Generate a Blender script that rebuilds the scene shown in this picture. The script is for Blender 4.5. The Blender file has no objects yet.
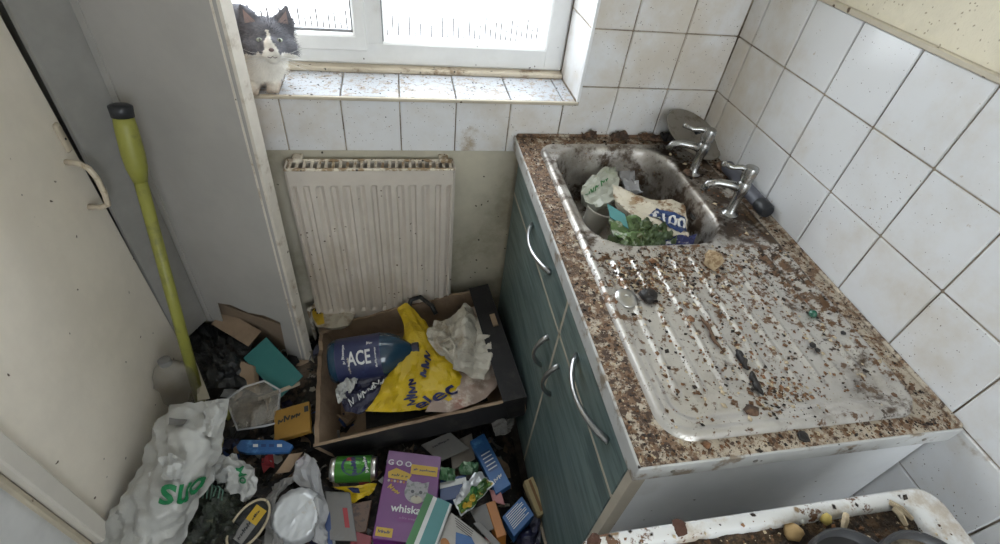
import bpy, bmesh, math, random
from mathutils import Vector, Matrix, Euler, noise
random.seed(7)
SC = bpy.context.scene
COL = SC.collection

# ------------------------------------------------------------------ camera
cam_d = bpy.data.cameras.new('camera')
cam = bpy.data.objects.new('camera', cam_d)
COL.objects.link(cam)
CAM = Vector((-0.9375, -1.3212, 1.6))
CROT = Euler((0.8193, -0.0973, -0.1638), 'XYZ')
FPX = 491.4923
cam.location = CAM
cam.rotation_euler = CROT
cam_d.sensor_fit = 'HORIZONTAL'
cam_d.sensor_width = 36.0
cam_d.lens = 36.0 * FPX / 1000.0
cam_d.clip_start = 0.02
SC.camera = cam

# ------------------------------------------------------------------ world: flat bright overcast sky
W = bpy.data.worlds.new('overcast_sky')
SC.world = W
W.use_nodes = True
bg = W.node_tree.nodes['Background']
bg.inputs[0].default_value = (0.86, 0.935, 1.0, 1)
bg.inputs[1].default_value = 7.0
# portals: they only guide sampling of the sky through the two windows
def portal(name, loc, rot, sx, sy):
    d = bpy.data.lights.new(name, 'AREA')
    d.shape = 'RECTANGLE'; d.size = sx; d.size_y = sy
    d.cycles.is_portal = True
    o = bpy.data.objects.new(name, d)
    o.location = loc; o.rotation_euler = rot
    COL.objects.link(o)
portal('sky_portal', (-1.015, 0.33, 1.55), (math.radians(-90), 0, 0), 1.2, 1.2)
portal('sky_portal', (-0.55, -2.75, 1.5), (math.radians(90), 0, 0), 0.9, 1.2)

# ------------------------------------------------------------------ exposure
vs = SC.view_settings
vs.view_transform = 'Standard'
vs.look = 'None'
vs.gamma = 1.0
vs.exposure = 0.27
vs.use_curve_mapping = False

# ------------------------------------------------------------------ helpers
RM = CROT.to_matrix()
def P(u, v, z):
    """point at real height z seen at photo position (u, v)"""
    d = RM @ Vector(((u - 500) / FPX, -(v - 272) / FPX, -1))
    return CAM + d * ((z - CAM.z) / d.z)
def PY(u, v, y):
    d = RM @ Vector(((u - 500) / FPX, -(v - 272) / FPX, -1))
    return CAM + d * ((y - CAM.y) / d.y)

def world_loc(o):
    v = Vector((0, 0, 0))
    while o is not None:
        v = v + Vector(o.location); o = o.parent
    return v
def tag(o, label=None, cat=None, group=None, kind=None):
    if label: o['label'] = label
    if cat: o['category'] = cat
    if group: o['group'] = group
    if kind: o['kind'] = kind
    return o
def T(name, label, cat, loc, group=None):
    o = bpy.data.objects.new(name, None)
    COL.objects.link(o)
    o.empty_display_size = 0.02
    o.location = loc
    return tag(o, label, cat, group)
def link(name, me, parent=None, loc=None):
    o = bpy.data.objects.new(name, me)
    COL.objects.link(o)
    if parent is not None: o.parent = parent
    if loc is not None: o.location = loc
    return o
def mesh(name, verts, faces, mats, parent=None, smooth=False, mi=None, origin=None, auto=None):
    """verts in world space; the object is parented without changing them"""
    off = world_loc(parent) if parent is not None else Vector((0, 0, 0))
    if origin is not None: off = Vector(origin)
    me = bpy.data.meshes.new(name)
    me.from_pydata([tuple(Vector(v) - off) for v in verts], [], faces)
    if not isinstance(mats, (list, tuple)): mats = [mats]
    for m in mats: me.materials.append(m)
    if mi: me.polygons.foreach_set('material_index', mi)
    if smooth: me.polygons.foreach_set('use_smooth', [True] * len(me.polygons))
    me.update()
    o = link(name, me, parent, Vector((0, 0, 0)) if parent is not None else off)
    if auto and smooth:
        try: me.set_sharp_from_angle(angle=math.radians(auto))
        except Exception: pass
    return o
class MB:
    """collects shapes, builds ONE mesh"""
    def __init__(s): s.v = []; s.f = []; s.m = []
    def add(s, vs_, fs, mi=0):
        b = len(s.v); s.v += [Vector(x) for x in vs_]
        s.f += [tuple(i + b for i in f) for f in fs]; s.m += [mi] * len(fs)
    def bm(s, bm_, mi=0):
        bm_.verts.index_update()
        s.add([v.co.copy() for v in bm_.verts], [[v.index for v in f.verts] for f in bm_.faces], mi); bm_.free()
    def box(s, lo, hi, bev=0.0, mi=0, mat=None, seg=1):
        bm_ = bmesh.new()
        bmesh.ops.create_cube(bm_, size=1)
        lo = Vector(lo); hi = Vector(hi); c = (lo + hi) / 2; d = hi - lo
        for v in bm_.verts: v.co = Vector((v.co.x * d.x, v.co.y * d.y, v.co.z * d.z))
        if bev: bmesh.ops.bevel(bm_, geom=bm_.edges[:], offset=bev, segments=seg, affect='EDGES', profile=0.5)
        for v in bm_.verts:
            v.co = v.co + c
            if mat is not None: v.co = mat @ v.co
        s.bm(bm_, mi); return s
    def para(s, o, a, b, c, bev=0.0, mi=0):
        """parallelepiped with corner o and edges a, b, c"""
        bm_ = bmesh.new()
        bmesh.ops.create_cube(bm_, size=1)
        la, lb, lc = a.length, b.length, c.length
        for v in bm_.verts: v.co = Vector((v.co.x * la, v.co.y * lb, v.co.z * lc))
        if bev: bmesh.ops.bevel(bm_, geom=bm_.edges[:], offset=bev, segments=1, affect='EDGES')
        for v in bm_.verts:
            v.co = o + a * (v.co.x / la + .5) + b * (v.co.y / lb + .5) + c * (v.co.z / lc + .5)
        bm_.normal_update()
        if a.cross(b).dot(c) < 0: bmesh.ops.reverse_faces(bm_, faces=bm_.faces[:])
        s.bm(bm_, mi); return s
    def tube(s, pts, r, n=10, mi=0, cap=True):
        pts = [Vector(p) for p in pts]
        if not isinstance(r, (list, tuple)): r = [r] * len(pts)
        t0 = (pts[1] - pts[0]).normalized()
        up = Vector((0, 0, 1)) if abs(t0.z) < .9 else Vector((1, 0, 0))
        x = t0.cross(up).normalized()
        V = []; F = []
        for i, p in enumerate(pts):
            t = (pts[min(i + 1, len(pts) - 1)] - pts[max(i - 1, 0)])
            t = t.normalized() if t.length > 1e-9 else t0
            x = (x - t * x.dot(t)).normalized(); y = t.cross(x)
            for k in range(n):
                a = 2 * math.pi * k / n
                V.append(p + (x * math.cos(a) + y * math.sin(a)) * r[i])
        for i in range(len(pts) - 1):
            for k in range(n):
                k2 = (k + 1) % n
                F.append((i * n + k, i * n + k2, (i + 1) * n + k2, (i + 1) * n + k))
        if cap:
            F.append(tuple(range(n - 1, -1, -1))); F.append(tuple((len(pts) - 1) * n + k for k in range(n)))
        s.add(V, F, mi); return s
    def lathe(s, prof, c, axis=(0, 0, 1), n=24, mi=0, sx=1.0, sy=1.0, xdir=None):
        """prof: list of (radius, height) along axis from c"""
        ax = Vector(axis).normalized()
        x = Vector(xdir) if xdir is not None else (Vector((1, 0, 0)) if abs(ax.x) < .9 else Vector((0, 1, 0)))
        x = (x - ax * x.dot(ax)).normalized(); y = ax.cross(x); c = Vector(c)
        V = []; F = []
        for (r, h) in prof:
            for k in range(n):
                a = 2 * math.pi * k / n
                V.append(c + ax * h + x * (math.cos(a) * r * sx) + y * (math.sin(a) * r * sy))
        for i in range(len(prof) - 1):
            for k in range(n):
                k2 = (k + 1) % n
                F.append((i * n + k, i * n + k2, (i + 1) * n + k2, (i + 1) * n + k))
        F.append(tuple(range(n - 1, -1, -1))); F.append(tuple((len(prof) - 1) * n + k for k in range(n)))
        s.add(V, F, mi); return s
    def ball(s, c, r, mi=0, sub=2, mat=None):
        bm_ = bmesh.new()
        bmesh.ops.create_icosphere(bm_, subdivisions=sub, radius=1)
        r = Vector(r) if isinstance(r, (tuple, list, Vector)) else Vector((r, r, r))
        for v in bm_.verts:
            q = Vector((v.co.x * r.x, v.co.y * r.y, v.co.z * r.z))
            if mat is not None: q = mat @ q
            v.co = q + Vector(c)
        s.bm(bm_, mi); return s
    def build(s, name, mats, parent=None, smooth=False, origin=None, auto=None):
        return mesh(name, s.v, s.f, mats, parent, smooth, s.m, origin, auto)

# ------------------------------------------------------------------ materials
def M(name, col, rough=.6, metal=0.0, layers=(), specks=(), vary=.06, vscale=6.0, bump=None, trans=0.0,
      clear=0.0, spec=.5, coat=0.0, attr=None, glow=None, stretch=None):
    m = bpy.data.materials.new(name); m.use_nodes = True
    nt = m.node_tree; N = nt.nodes; L = nt.links
    b = N['Principled BSDF']; out = N['Material Output']
    geo = N.new('ShaderNodeNewGeometry')
    pos = geo.outputs['Position']
    if stretch:
        mp = N.new('ShaderNodeMapping'); mp.inputs['Scale'].default_value = stretch
        L.new(pos, mp.inputs['Vector']); pos = mp.outputs[0]
    def rgb(c): return (c[0], c[1], c[2], 1)
    def mix(fac, a, c2):
        x = N.new('ShaderNodeMix'); x.data_type = 'RGBA'
        if hasattr(fac, 'is_linked') or hasattr(fac, 'links'): L.new(fac, x.inputs[0])
        else: x.inputs[0].default_value = fac
        for i, c in ((6, a), (7, c2)):
            if isinstance(c, (tuple, list)): x.inputs[i].default_value = rgb(c)
            else: L.new(c, x.inputs[i])
        return x.outputs[2]
    def nz(scale, detail=3, w=0):
        n = N.new('ShaderNodeTexNoise'); n.inputs['Scale'].default_value = scale; n.inputs['Detail'].default_value = detail
        n.inputs['Roughness'].default_value = .68
        if w:
            a = N.new('ShaderNodeVectorMath'); a.inputs[1].default_value = (w * 3.1, w * 1.7, w * 2.3)
            L.new(pos, a.inputs[0]); L.new(a.outputs[0], n.inputs['Vector'])
        else: L.new(pos, n.inputs['Vector'])
        return n.outputs['Fac']
    def ramp(x, lo, hi):
        r = N.new('ShaderNodeMapRange'); r.inputs[1].default_value = lo; r.inputs[2].default_value = hi
        r.interpolation_type = 'SMOOTHSTEP'
        L.new(x, r.inputs[0]); return r.outputs[0]
    def mul(a, c2):
        x = N.new('ShaderNodeMath'); x.operation = 'MULTIPLY'; L.new(a, x.inputs[0])
        if isinstance(c2, (int, float)): x.inputs[1].default_value = c2
        else: L.new(c2, x.inputs[1])
        return x.outputs[0]
    if attr:
        at = N.new('ShaderNodeVertexColor'); at.layer_name = attr; cur = at.outputs[0]
    else:
        dk = tuple(max(0, c * (1 - vary * 2)) for c in col); lt = tuple(min(1, c * (1 + vary)) for c in col)
        cur = mix(ramp(nz(vscale, 4), .3, .7), dk, lt) if vary else tuple(col)
    total = None
    def gate(box):
        # soft mask: box = (axis, from, to)  0 at 'from', 1 at 'to'
        s = N.new('ShaderNodeSeparateXYZ'); L.new(geo.outputs['Position'], s.inputs[0])
        r = N.new('ShaderNodeMapRange'); r.inputs[1].default_value = box[1]; r.inputs[2].default_value = box[2]
        r.interpolation_type = 'SMOOTHSTEP'
        L.new(s.outputs['XYZ'.index(box[0])], r.inputs[0]); return r.outputs[0]
    k = 0
    for l in layers:
        c2, sc, lo, hi = l[:4]; g = l[4] if len(l) > 4 else None; st = l[5] if len(l) > 5 else 1.0
        k += 1
        x = nz(sc, 6, k)
        if g:
            for gb in (g if isinstance(g[0], tuple) else (g,)):
                a = N.new('ShaderNodeMath'); a.operation = 'MULTIPLY_ADD'; a.inputs[1].default_value = gb[3] if len(gb) > 3 else .3
                L.new(gate(gb), a.inputs[0]); L.new(x, a.inputs[2]); x = a.outputs[0]
        f = ramp(x, lo, hi)
        if st != 1.0: f = mul(f, st)
        cur = mix(f, cur, c2)
        total = f if total is None else total
    for s in specks:
        c2, sc, rad, dens = s[:4]
        k += 1
        vo = N.new('ShaderNodeTexVoronoi'); vo.inputs['Scale'].default_value = sc
        a = N.new('ShaderNodeVectorMath'); a.inputs[1].default_value = (k * 1.3, k * .7, k * 2.1)
        w = N.new('ShaderNodeTexNoise'); w.inputs['Scale'].default_value = sc * 1.2
        L.new(pos, w.inputs['Vector'])
        ws = N.new('ShaderNodeVectorMath'); ws.operation = 'SCALE'; ws.inputs['Scale'].default_value = .7 / sc
        L.new(w.outputs['Color'], ws.inputs[0]); L.new(pos, a.inputs[0])
        a2 = N.new('ShaderNodeVectorMath'); L.new(a.outputs[0], a2.inputs[0]); L.new(ws.outputs[0], a2.inputs[1])
        L.new(a2.outputs[0], vo.inputs['Vector'])
        r = N.new('ShaderNodeMapRange'); r.inputs[1].default_value = rad; r.inputs[2].default_value = rad * .6
        L.new(vo.outputs['Distance'], r.inputs[0])
        sp = N.new('ShaderNodeSeparateColor'); L.new(vo.outputs['Color'], sp.inputs[0])
        th = N.new('ShaderNodeMath'); th.operation = 'LESS_THAN'
        q = nz(4.0, 2, k + 5); qq = N.new('ShaderNodeMapRange'); qq.inputs[1].default_value = .35; qq.inputs[2].default_value = .7
        qq.inputs[3].default_value = dens * .2; qq.inputs[4].default_value = dens * 1.6
        L.new(q, qq.inputs[0]); L.new(sp.outputs[0], th.inputs[0]); L.new(qq.outputs[0], th.inputs[1])
        cur = mix(mul(r.outputs[0], th.outputs[0]), cur, c2)
    if isinstance(cur, tuple): b.inputs['Base Color'].default_value = rgb(cur)
    else: L.new(cur, b.inputs['Base Color'])
    b.inputs['Roughness'].default_value = rough
    b.inputs['Specular IOR Level'].default_value = spec
    if metal:
        if total is not None and layers:
            inv = N.new('ShaderNodeMath'); inv.operation = 'SUBTRACT'; inv.inputs[0].default_value = 1
            L.new(total, inv.inputs[1]); L.new(mul(inv.outputs[0], metal), b.inputs['Metallic'])
        else: b.inputs['Metallic'].default_value = metal
    if coat: b.inputs['Coat Weight'].default_value = coat
    if bump:
        bn = N.new('ShaderNodeBump'); bn.inputs['Strength'].default_value = bump[1]; bn.inputs['Distance'].default_value = bump[2] if len(bump) > 2 else .002
        L.new(nz(bump[0], 5, 9), bn.inputs['Height']); L.new(bn.outputs[0], b.inputs['Normal'])
    if trans:
        t = N.new('ShaderNodeBsdfTranslucent')
        if isinstance(cur, tuple): t.inputs[0].default_value = rgb(cur)
        else: L.new(cur, t.inputs[0])
        x = N.new('ShaderNodeMixShader'); x.inputs[0].default_value = trans
        L.new(b.outputs[0], x.inputs[1]); L.new(t.outputs[0], x.inputs[2]); L.new(x.outputs[0], out.inputs[0])
    if clear:
        t = N.new('ShaderNodeBsdfTransparent')
        x = N.new('ShaderNodeMixShader'); x.inputs[0].default_value = clear
        src = out.inputs[0].links[0].from_socket
        L.new(src, x.inputs[1]); L.new(t.outputs[0], x.inputs[2]); L.new(x.outputs[0], out.inputs[0])
    return m

BR = (.075, .042, .022); DBR = (.022, .014, .01); RUST = (.17, .075, .03)
m_tile = M('glazed_white_tile', (.73, .735, .75), .12, layers=[((.50, .40, .26), 3.0, .58, .90, (('X', -.6, 0.0, .10), ('Y', -.30, 0.0, .18)), .55), ((.36, .27, .17), 9, .80, .95, ('Z', 1.02, .88, .22), .8), ((.40, .30, .19), 55, .66, .72, None, .6)],
           specks=[(DBR, 85, .13, .12), ((.10, .06, .035), 170, .22, .17), ((.30, .21, .13), 60, .14, .06)], vary=.03, vscale=1.5)
m_sillt = M('grimy_sill_tile', (.52, .54, .58), .25, layers=[((.36, .29, .22), 60, .50, .60, None, .75), ((.16, .11, .08), 110, .60, .66), ((.42, .28, .13), 9, .60, .75, ('X', -.62, -.44, .14), .8)],
            specks=[(DBR, 90, .3, .25)], vary=.04)
m_grout = M('dirty_grout', (.40, .34, .26), .95, layers=[((.14, .10, .07), 14, .4, .65)], vary=.1)
m_plaster = M('cream_plaster', (.72, .66, .52), .85, layers=[((.45, .36, .22), 2.2, .56, .8, None, .5)], specks=[((.34, .29, .20), 60, .16, .14), ((.40, .33, .23), 110, .22, .16)], bump=(40, .5, .004))
m_lower = M('stained_lower_wall_paint', (.52, .48, .38), .8, layers=[((.25, .22, .15), 3.5, .5, .75, ('Z', .8, .3, .12), .7)], specks=[(DBR, 50, .2, .1)])
m_trimbeige = M('beige_trim', (.52, .46, .36), .6, specks=[(BR, 60, .3, .2)])
m_floor = M('filthy_vinyl_floor', (.12, .10, .085), .8, layers=[((.05, .04, .03), 8, .4, .6)], specks=[((.4, .36, .3), 60, .2, .1)])
m_ceil = M('white_ceiling', (.8, .79, .76), .9)
m_pvc = M('white_upvc', (.80, .80, .79), .3, layers=[((.45, .40, .33), 6, .62, .8, None, .5)], specks=[(DBR, 60, .18, .08)], vary=.03)
m_pvcd = M('upvc_gasket', (.22, .22, .23), .5)
m_ledge = M('yellowed_wooden_ledge', (.62, .54, .42), .6, layers=[((.26, .18, .11), 14, .5, .65)], specks=[(DBR, 70, .3, .2)])
m_glass = M('window_glass', (1, 1, 1), .03, vary=0, clear=.93)
m_rad = M('grubby_white_radiator', (.60, .54, .475), .45, layers=[((.40, .33, .25), 2.5, .5, .75, ('Z', .7, .3, .1), .6)], specks=[(BR, 60, .22, .12)], vary=.04)
m_radtop = M('rusted_radiator_top', (.66, .60, .50), .6, layers=[((.30, .21, .12), 35, .45, .58)], specks=[(DBR, 80, .3, .25)])
m_leaf = M('grey_painted_door', (.37, .355, .335), .55, layers=[((.33, .30, .27), 1.8, .5, .75, None, .6)], specks=[(DBR, 26, .12, .05)], vary=.03)
m_leafedge = M('bare_white_door_edge', (.66, .61, .54), .6, layers=[((.36, .29, .22), 12, .52, .7)], specks=[(DBR, 50, .2, .1)])
m_hard = M('torn_hardboard', (.22, .16, .11), .9, bump=(60, .5, .003))
m_door = M('cream_gloss_door', (.84, .77, .67), .4, layers=[((.74, .66, .56), 2.5, .5, .75, None, .5)], specks=[(BR, 34, .13, .10)], vary=.03)
m_frame = M('off_white_frame_paint', (.66, .62, .56), .45, specks=[(BR, 34, .13, .08)], vary=.03)
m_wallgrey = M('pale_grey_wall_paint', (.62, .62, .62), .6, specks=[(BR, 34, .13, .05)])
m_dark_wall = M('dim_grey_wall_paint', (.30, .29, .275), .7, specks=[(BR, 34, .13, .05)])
m_handle = M('grimy_cream_handle', (.58, .50, .39), .4, layers=[((.33, .25, .16), 30, .5, .65)])
m_broom = M('lime_green_broom_plastic', (.27, .27, .055), .45, layers=[((.17, .165, .05), 12, .5, .7)])
m_blackp = M('black_plastic', (.02, .022, .026), .4)
m_teal = M('teal_wood_grain_laminate', (.15, .205, .20), .42, layers=[((.075, .115, .115), 5, .42, .60), ((.20, .25, .235), 11, .55, .75, None, .5)], specks=[((.3, .26, .2), 40, .12, .1)], vary=.06, stretch=(1, .9, 9))
m_edge = M('beige_carcass_edge', (.46, .41, .33), .6, specks=[(BR, 60, .3, .15)])
m_side = M('white_carcass_panel', (.79, .80, .81), .35, layers=[((.50, .47, .41), 3, .55, .75, None, .5)], specks=[(BR, 50, .15, .1)], vary=.03)
m_chrome = M('chrome', (.42, .42, .42), .3, 1.0, layers=[((.20, .16, .12), 30, .60, .75)], vary=.04)
m_chromed = M('dirty_chrome_tap', (.36, .36, .35), .27, 1.0, layers=[((.16, .12, .085), 22, .52, .68)], vary=.04)
m_worktop = M('crusted_worktop_laminate', (.50, .43, .34), .75,
              layers=[((.20, .12, .07), 40, .47, .60, (('Y', -.98, -.2, .05), ('X', -.50, -.58, .06))), ((.07, .042, .028), 75, .54, .62, (('X', -.50, -.58, .06),)), ((.10, .06, .035), 12, .60, .70, (('X', -.50, -.57, .05),)), ((.62, .56, .47), 120, .62, .70)],
              specks=[(DBR, 190, .35, .2)], bump=(160, .9, .003))
m_wtedge = M('grey_worktop_edge_strip', (.52, .52, .51), .45, layers=[((.25, .2, .15), 22, .52, .66)], specks=[(DBR, 60, .2, .15)])
m_steel = M('filthy_stainless_steel', (.62, .60, .58), .36, 1.0,
            layers=[((.50, .47, .42), 6, .34, .62, (('Y', -.98, -.62, .06), ('Y', -.55, -.50, -.08)), .6), ((.17, .10, .06), 40, .575, .66, (('Y', -.92, -.60, .09), ('Y', -.56, -.50, -.12), ('X', -.16, -.10, .05))), ((.05, .032, .022), 60, .63, .70, (('Y', -.80, -.60, .07), ('Y', -.56, -.50, -.07), ('X', -.18, -.13, .06))), ((.24, .16, .09), 13, .70, .80), ((.19, .155, .12), 7, .50, .78, (('Y', -.55, -.50, .14),), .75), ((.085, .058, .04), 16, .62, .76, (('X', -.18, -.13, .08), ('Y', -.60, -.50, .14)))],
            specks=[(DBR, 150, .22, .10), ((.30, .19, .10), 90, .2, .08)], vary=.08, bump=(150, .35, .002))
m_enamel = M('white_cooker_enamel', (.72, .72, .715), .25, layers=[((.46, .38, .29), 14, .50, .66, None, .8), ((.16, .085, .05), 30, .60, .66, ('X', -.55, -.72, .06)), ((.07, .04, .025), 60, .66, .70)], specks=[(DBR, 70, .3, .2), ((.25, .17, .1), 40, .25, .15)], vary=.03)
m_hobgrime = M('burnt_hob_grime', (.05, .034, .024), .85, layers=[((.52, .47, .40), 11, .58, .64), ((.13, .08, .045), 30, .45, .6), ((.26, .18, .10), 60, .58, .66)], bump=(60, 1.0, .012))
m_pan = M('burnt_black_pan', (.05, .05, .053), .45, specks=[((.4, .36, .3), 120, .25, .12)])
m_potin = M('stained_pan_inside', (.24, .20, .15), .5, layers=[((.06, .045, .03), 20, .45, .6)], bump=(60, .5, .004))
m_cardin = M('brown_cardboard', (.29, .205, .135), .9, layers=[((.17, .11, .07), 4, .45, .7)], vary=.08)
m_cardblk = M('black_printed_card', (.026, .025, .026), .8, layers=[((.05, .046, .042), 7, .5, .7)], spec=.25)
m_cardpink = M('pink_stained_card', (0.324, 0.245, 0.202), .85, layers=[((.33, .17, .13), 7, .5, .65), ((.58, .50, .42), 13, .5, .65)])
m_cardgrey = M('grey_printed_paper', (0.190, 0.184, 0.178), .8, layers=[((.18, .17, .16), 12, .5, .6)])
m_bagwhite = M('white_plastic_film', (.50, .50, .48), .28, layers=[((.34, .31, .26), 5, .5, .75, None, .6)], trans=.12, vary=.03, bump=(30, .5, .006))
m_baggrey = M('dirty_white_plastic_film', (.60, .56, .48), .4, layers=[((.34, .27, .19), 9, .5, .72)], trans=.15, bump=(26, .9, .012))
m_bagyel = M('yellow_plastic_film', (0.612, 0.425, 0.013), .28, layers=[((.5, .33, .02), 9, .5, .7)], trans=.1, bump=(20, .8, .010))
m_navy = M('navy_plastic_film', (.016, .016, .045), .3, vary=.1, bump=(26, .8, .008))
m_black = M('black_bin_film', (.013, .014, .015), .35, vary=.1, bump=(26, .8, .010))
m_dkgreen = M('dark_green_net_film', (.028, .036, .024), .45, layers=[((.10, .10, .06), 38, .58, .66), ((.012, .012, .01), 12, .45, .6)], specks=[((.25, .25, .15), 60, .12, .1)], bump=(36, .9, .012))
m_clear = M('cloudy_clear_plastic', (.50, .47, .42), .15, layers=[((.22, .17, .12), 12, .45, .65)], clear=.66, bump=(26, .8, .010))
m_clear2 = M('thin_clear_film', (.70, .70, .72), .15, clear=.55, vary=.1)
m_bottle = M('dark_blue_bottle_plastic', (.012, .045, .085), .16, coat=.3, vary=.1)
m_label = M('navy_label_print', (.022, .028, .085), .35, layers=[((.05, .08, .19), 12, .5, .7)])
m_white = M('white_print', (0.612, 0.612, 0.595), .6, vary=.05)  # most print colours are darkened to carry the shade over the floor
m_cream = M('cream_print', (0.446, 0.403, 0.317), .7, vary=.06)
m_greenp = M('green_print', (0.009, 0.187, 0.064), .5, vary=.05)
m_navyp = M('navy_print', (.015, .02, .09), .5, vary=.05)
m_purple = M('purple_carton_print', (0.126, 0.020, 0.138), .45, vary=.06, layers=[((.30, .10, .30), 3, .6, .8)])
m_lilac = M('lilac_carton_print', (0.207, 0.098, 0.219), .45, vary=.06)
m_yel = M('yellow_print', (0.475, 0.302, 0.022), .5, vary=.06)
m_org = M('orange_print', (0.346, 0.126, 0.018), .5, vary=.06)
m_red = M('red_print', (0.302, 0.029, 0.036), .5)
m_blue = M('blue_print', (0.023, 0.098, 0.265), .45, vary=.1, layers=[((.10, .26, .52), 10, .55, .7)])
m_dblue = M('dark_blue_print', (0.018, 0.046, 0.150), .45, vary=.1)
m_can = M('green_can_paint', (0.040, 0.173, 0.018), .3, .3, vary=.05)
m_canm = M('bare_aluminium', (.55, .54, .52), .32, 1.0, vary=.05)
m_foil = M('crinkled_foil', (0.629, 0.646, 0.663), .42, .5, layers=[((.45, .36, .25), 14, .62, .72)], vary=.05)
m_pan_teal = M('teal_card', (0.022, 0.144, 0.137), .5, layers=[((.05, .15, .15), 6, .5, .7)])
m_tealprint = M('teal_print', (0.058, 0.207, 0.207), .5, vary=.06)
m_grnprint = M('leaf_green_print', (0.034, 0.162, 0.040), .5, vary=.08)
m_leafg = M('wilted_green_leaf', (.075, .11, .035), .55, layers=[((.20, .18, .08), 22, .55, .7), ((.05, .08, .03), 14, .45, .6)])
m_veg = M('printed_vegetable_pattern', (0.086, 0.180, 0.029), .4, layers=[((.65, .38, .06), 40, .55, .6), ((.03, .09, .02), 55, .5, .58)])
m_orange_pack = M('mustard_packet', (0.288, 0.155, 0.023), .55, layers=[((.36, .18, .03), 7, .5, .7)], specks=[(DBR, 40, .3, .12)])
m_sponge = M('beige_foam', (0.302, 0.238, 0.122), .95, bump=(120, .8, .004), vary=.12)
m_spongeb = M('brown_foam', (.16, .09, .04), .95, bump=(120, .8, .004))
m_heap = M('sodden_rubbish', (.045, .038, .032), .8, layers=[((.12, .085, .06), 11, .52, .62), ((.02, .018, .017), 20, .48, .58), ((.28, .25, .21), 26, .62, .68)], bump=(40, .8, .01))
m_crumb = [M('crumb_brown', (.17, .09, .045), .9, vary=.3, vscale=60), M('crumb_dark', (.03, .02, .014), .8, vary=.3, vscale=60), M('crumb_cream', (.55, .45, .31), .9, vary=.2, vscale=60), M('crumb_rust', (.24, .12, .06), .9, vary=.3, vscale=60)]
m_peel = M('dried_brown_peel', (.15, .085, .05), .8, layers=[((.05, .03, .02), 30, .45, .6)], bump=(60, .8, .006))
m_grease = M('black_grease_lump', (.014, .011, .010), .5, bump=(90, .7, .004))
m_tube = M('slate_tube_plastic', (.10, .105, .13), .4)
m_lid = M('tarnished_metal_lid', (.30, .28, .25), .4, .7, layers=[((.14, .11, .08), 16, .5, .65)])
m_fence = M('dull_fence_metal', (.07, .055, .06), .7)
m_ground = M('pale_paving_outside', (.80, .80, .79), .9)
m_fur = M('cat_fur', (1, 1, 1), .85, attr='Col', spec=.2)
m_eye = M('pale_grey_green_iris', (.40, .44, .36), .12, coat=1)
m_pupil = M('pupil_black', (.005, .005, .006), .1, coat=1)
m_nose = M('grey_pink_nose', (.16, .11, .11), .5)
m_earin = M('pink_inner_ear', (.34, .26, .25), .8)
m_whisk = M('white_whisker', (.85, .85, .84), .5)
m_gem = M('dark_green_glass', (.01, .10, .06), .1, coat=.6)
m_print = {}

# ------------------------------------------------------------------ text and surfaces
def text2d(s, size):
    c = bpy.data.curves.new('t', 'FONT'); c.body = s; c.size = size; c.align_x = 'CENTER'; c.align_y = 'CENTER'
    c.resolution_u = 3; c.offset = size * .02
    o = bpy.data.objects.new('t', c); COL.objects.link(o)
    dg = bpy.context.evaluated_depsgraph_get()
    me = bpy.data.meshes.new_from_object(o.evaluated_get(dg))
    bm_ = bmesh.new(); bm_.from_mesh(me)
    bmesh.ops.triangulate(bm_, faces=bm_.faces[:])
    for _ in range(3):
        es = [e for e in bm_.edges if e.calc_length() > size * .11]
        if es: bmesh.ops.subdivide_edges(bm_, edges=es, cuts=1)
        bmesh.ops.triangulate(bm_, faces=bm_.faces[:])
    bm_.verts.index_update()
    V = [(v.co.x, v.co.y) for v in bm_.verts]; F = [[v.index for v in f.verts] for f in bm_.faces]
    bm_.free(); bpy.data.objects.remove(o); bpy.data.curves.remove(c); bpy.data.meshes.remove(me)
    return V, F
def lettering(s, size, fn, mat, parent, at=(0, 0), rot=0.0, name='lettering', sx=1.0, sy=1.0):
    V, F = text2d(s, size)
    ca, sa = math.cos(rot), math.sin(rot)
    out = []
    for x, y in V:
        x *= sx; y *= sy
        out.append(fn(at[0] + x * ca - y * sa, at[1] + x * sa + y * ca))
    return mesh(name, out, F, mat, parent)
def scribble(w, h, fn, mat, parent, at=(0, 0), rot=0.0, seed=1, name='small_print', t=.16):
    # a line of print too small to read in the photo: a run of uneven strokes
    r = random.Random(seed); ca, sa = math.cos(rot), math.sin(rot); V = []; F = []
    def q(x, y): return fn(at[0] + x * ca - y * sa, at[1] + x * sa + y * ca)
    x = -w / 2; tt = h * t
    while x < w / 2:
        k = r.random(); gw = h * r.uniform(.35, .7); y1 = h * (.5 if k < .3 else .2); y0 = -h * (.5 if k > .85 else .3)
        for (a, b_) in (((x, y0), (x + gw * .15, y1)), ((x + gw * .15, y1), (x + gw * .6, y0 * .6)), ((x + gw * .6, y0 * .6), (x + gw, y1 * .7))):
            dx, dy = b_[0] - a[0], b_[1] - a[1]; l = math.hypot(dx, dy) or 1; nx_, ny_ = -dy / l * tt / 2, dx / l * tt / 2
            i = len(V); V += [q(a[0] + nx_, a[1] + ny_), q(a[0] - nx_, a[1] - ny_), q(b_[0] - nx_, b_[1] - ny_), q(b_[0] + nx_, b_[1] + ny_)]; F.append((i, i + 1, i + 2, i + 3))
        x += gw * 1.25 + (h * .4 if r.random() < .15 else 0)
    return mesh(name, V, F, mat, parent)
def plane_fn(c, ax, ay, off=.0006):
    c = Vector(c); ax = Vector(ax).normalized(); ay = Vector(ay); ay = (ay - ax * ay.dot(ax)).normalized(); n = ax.cross(ay)
    return lambda x, y: c + ax * x + ay * y + n * off
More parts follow.
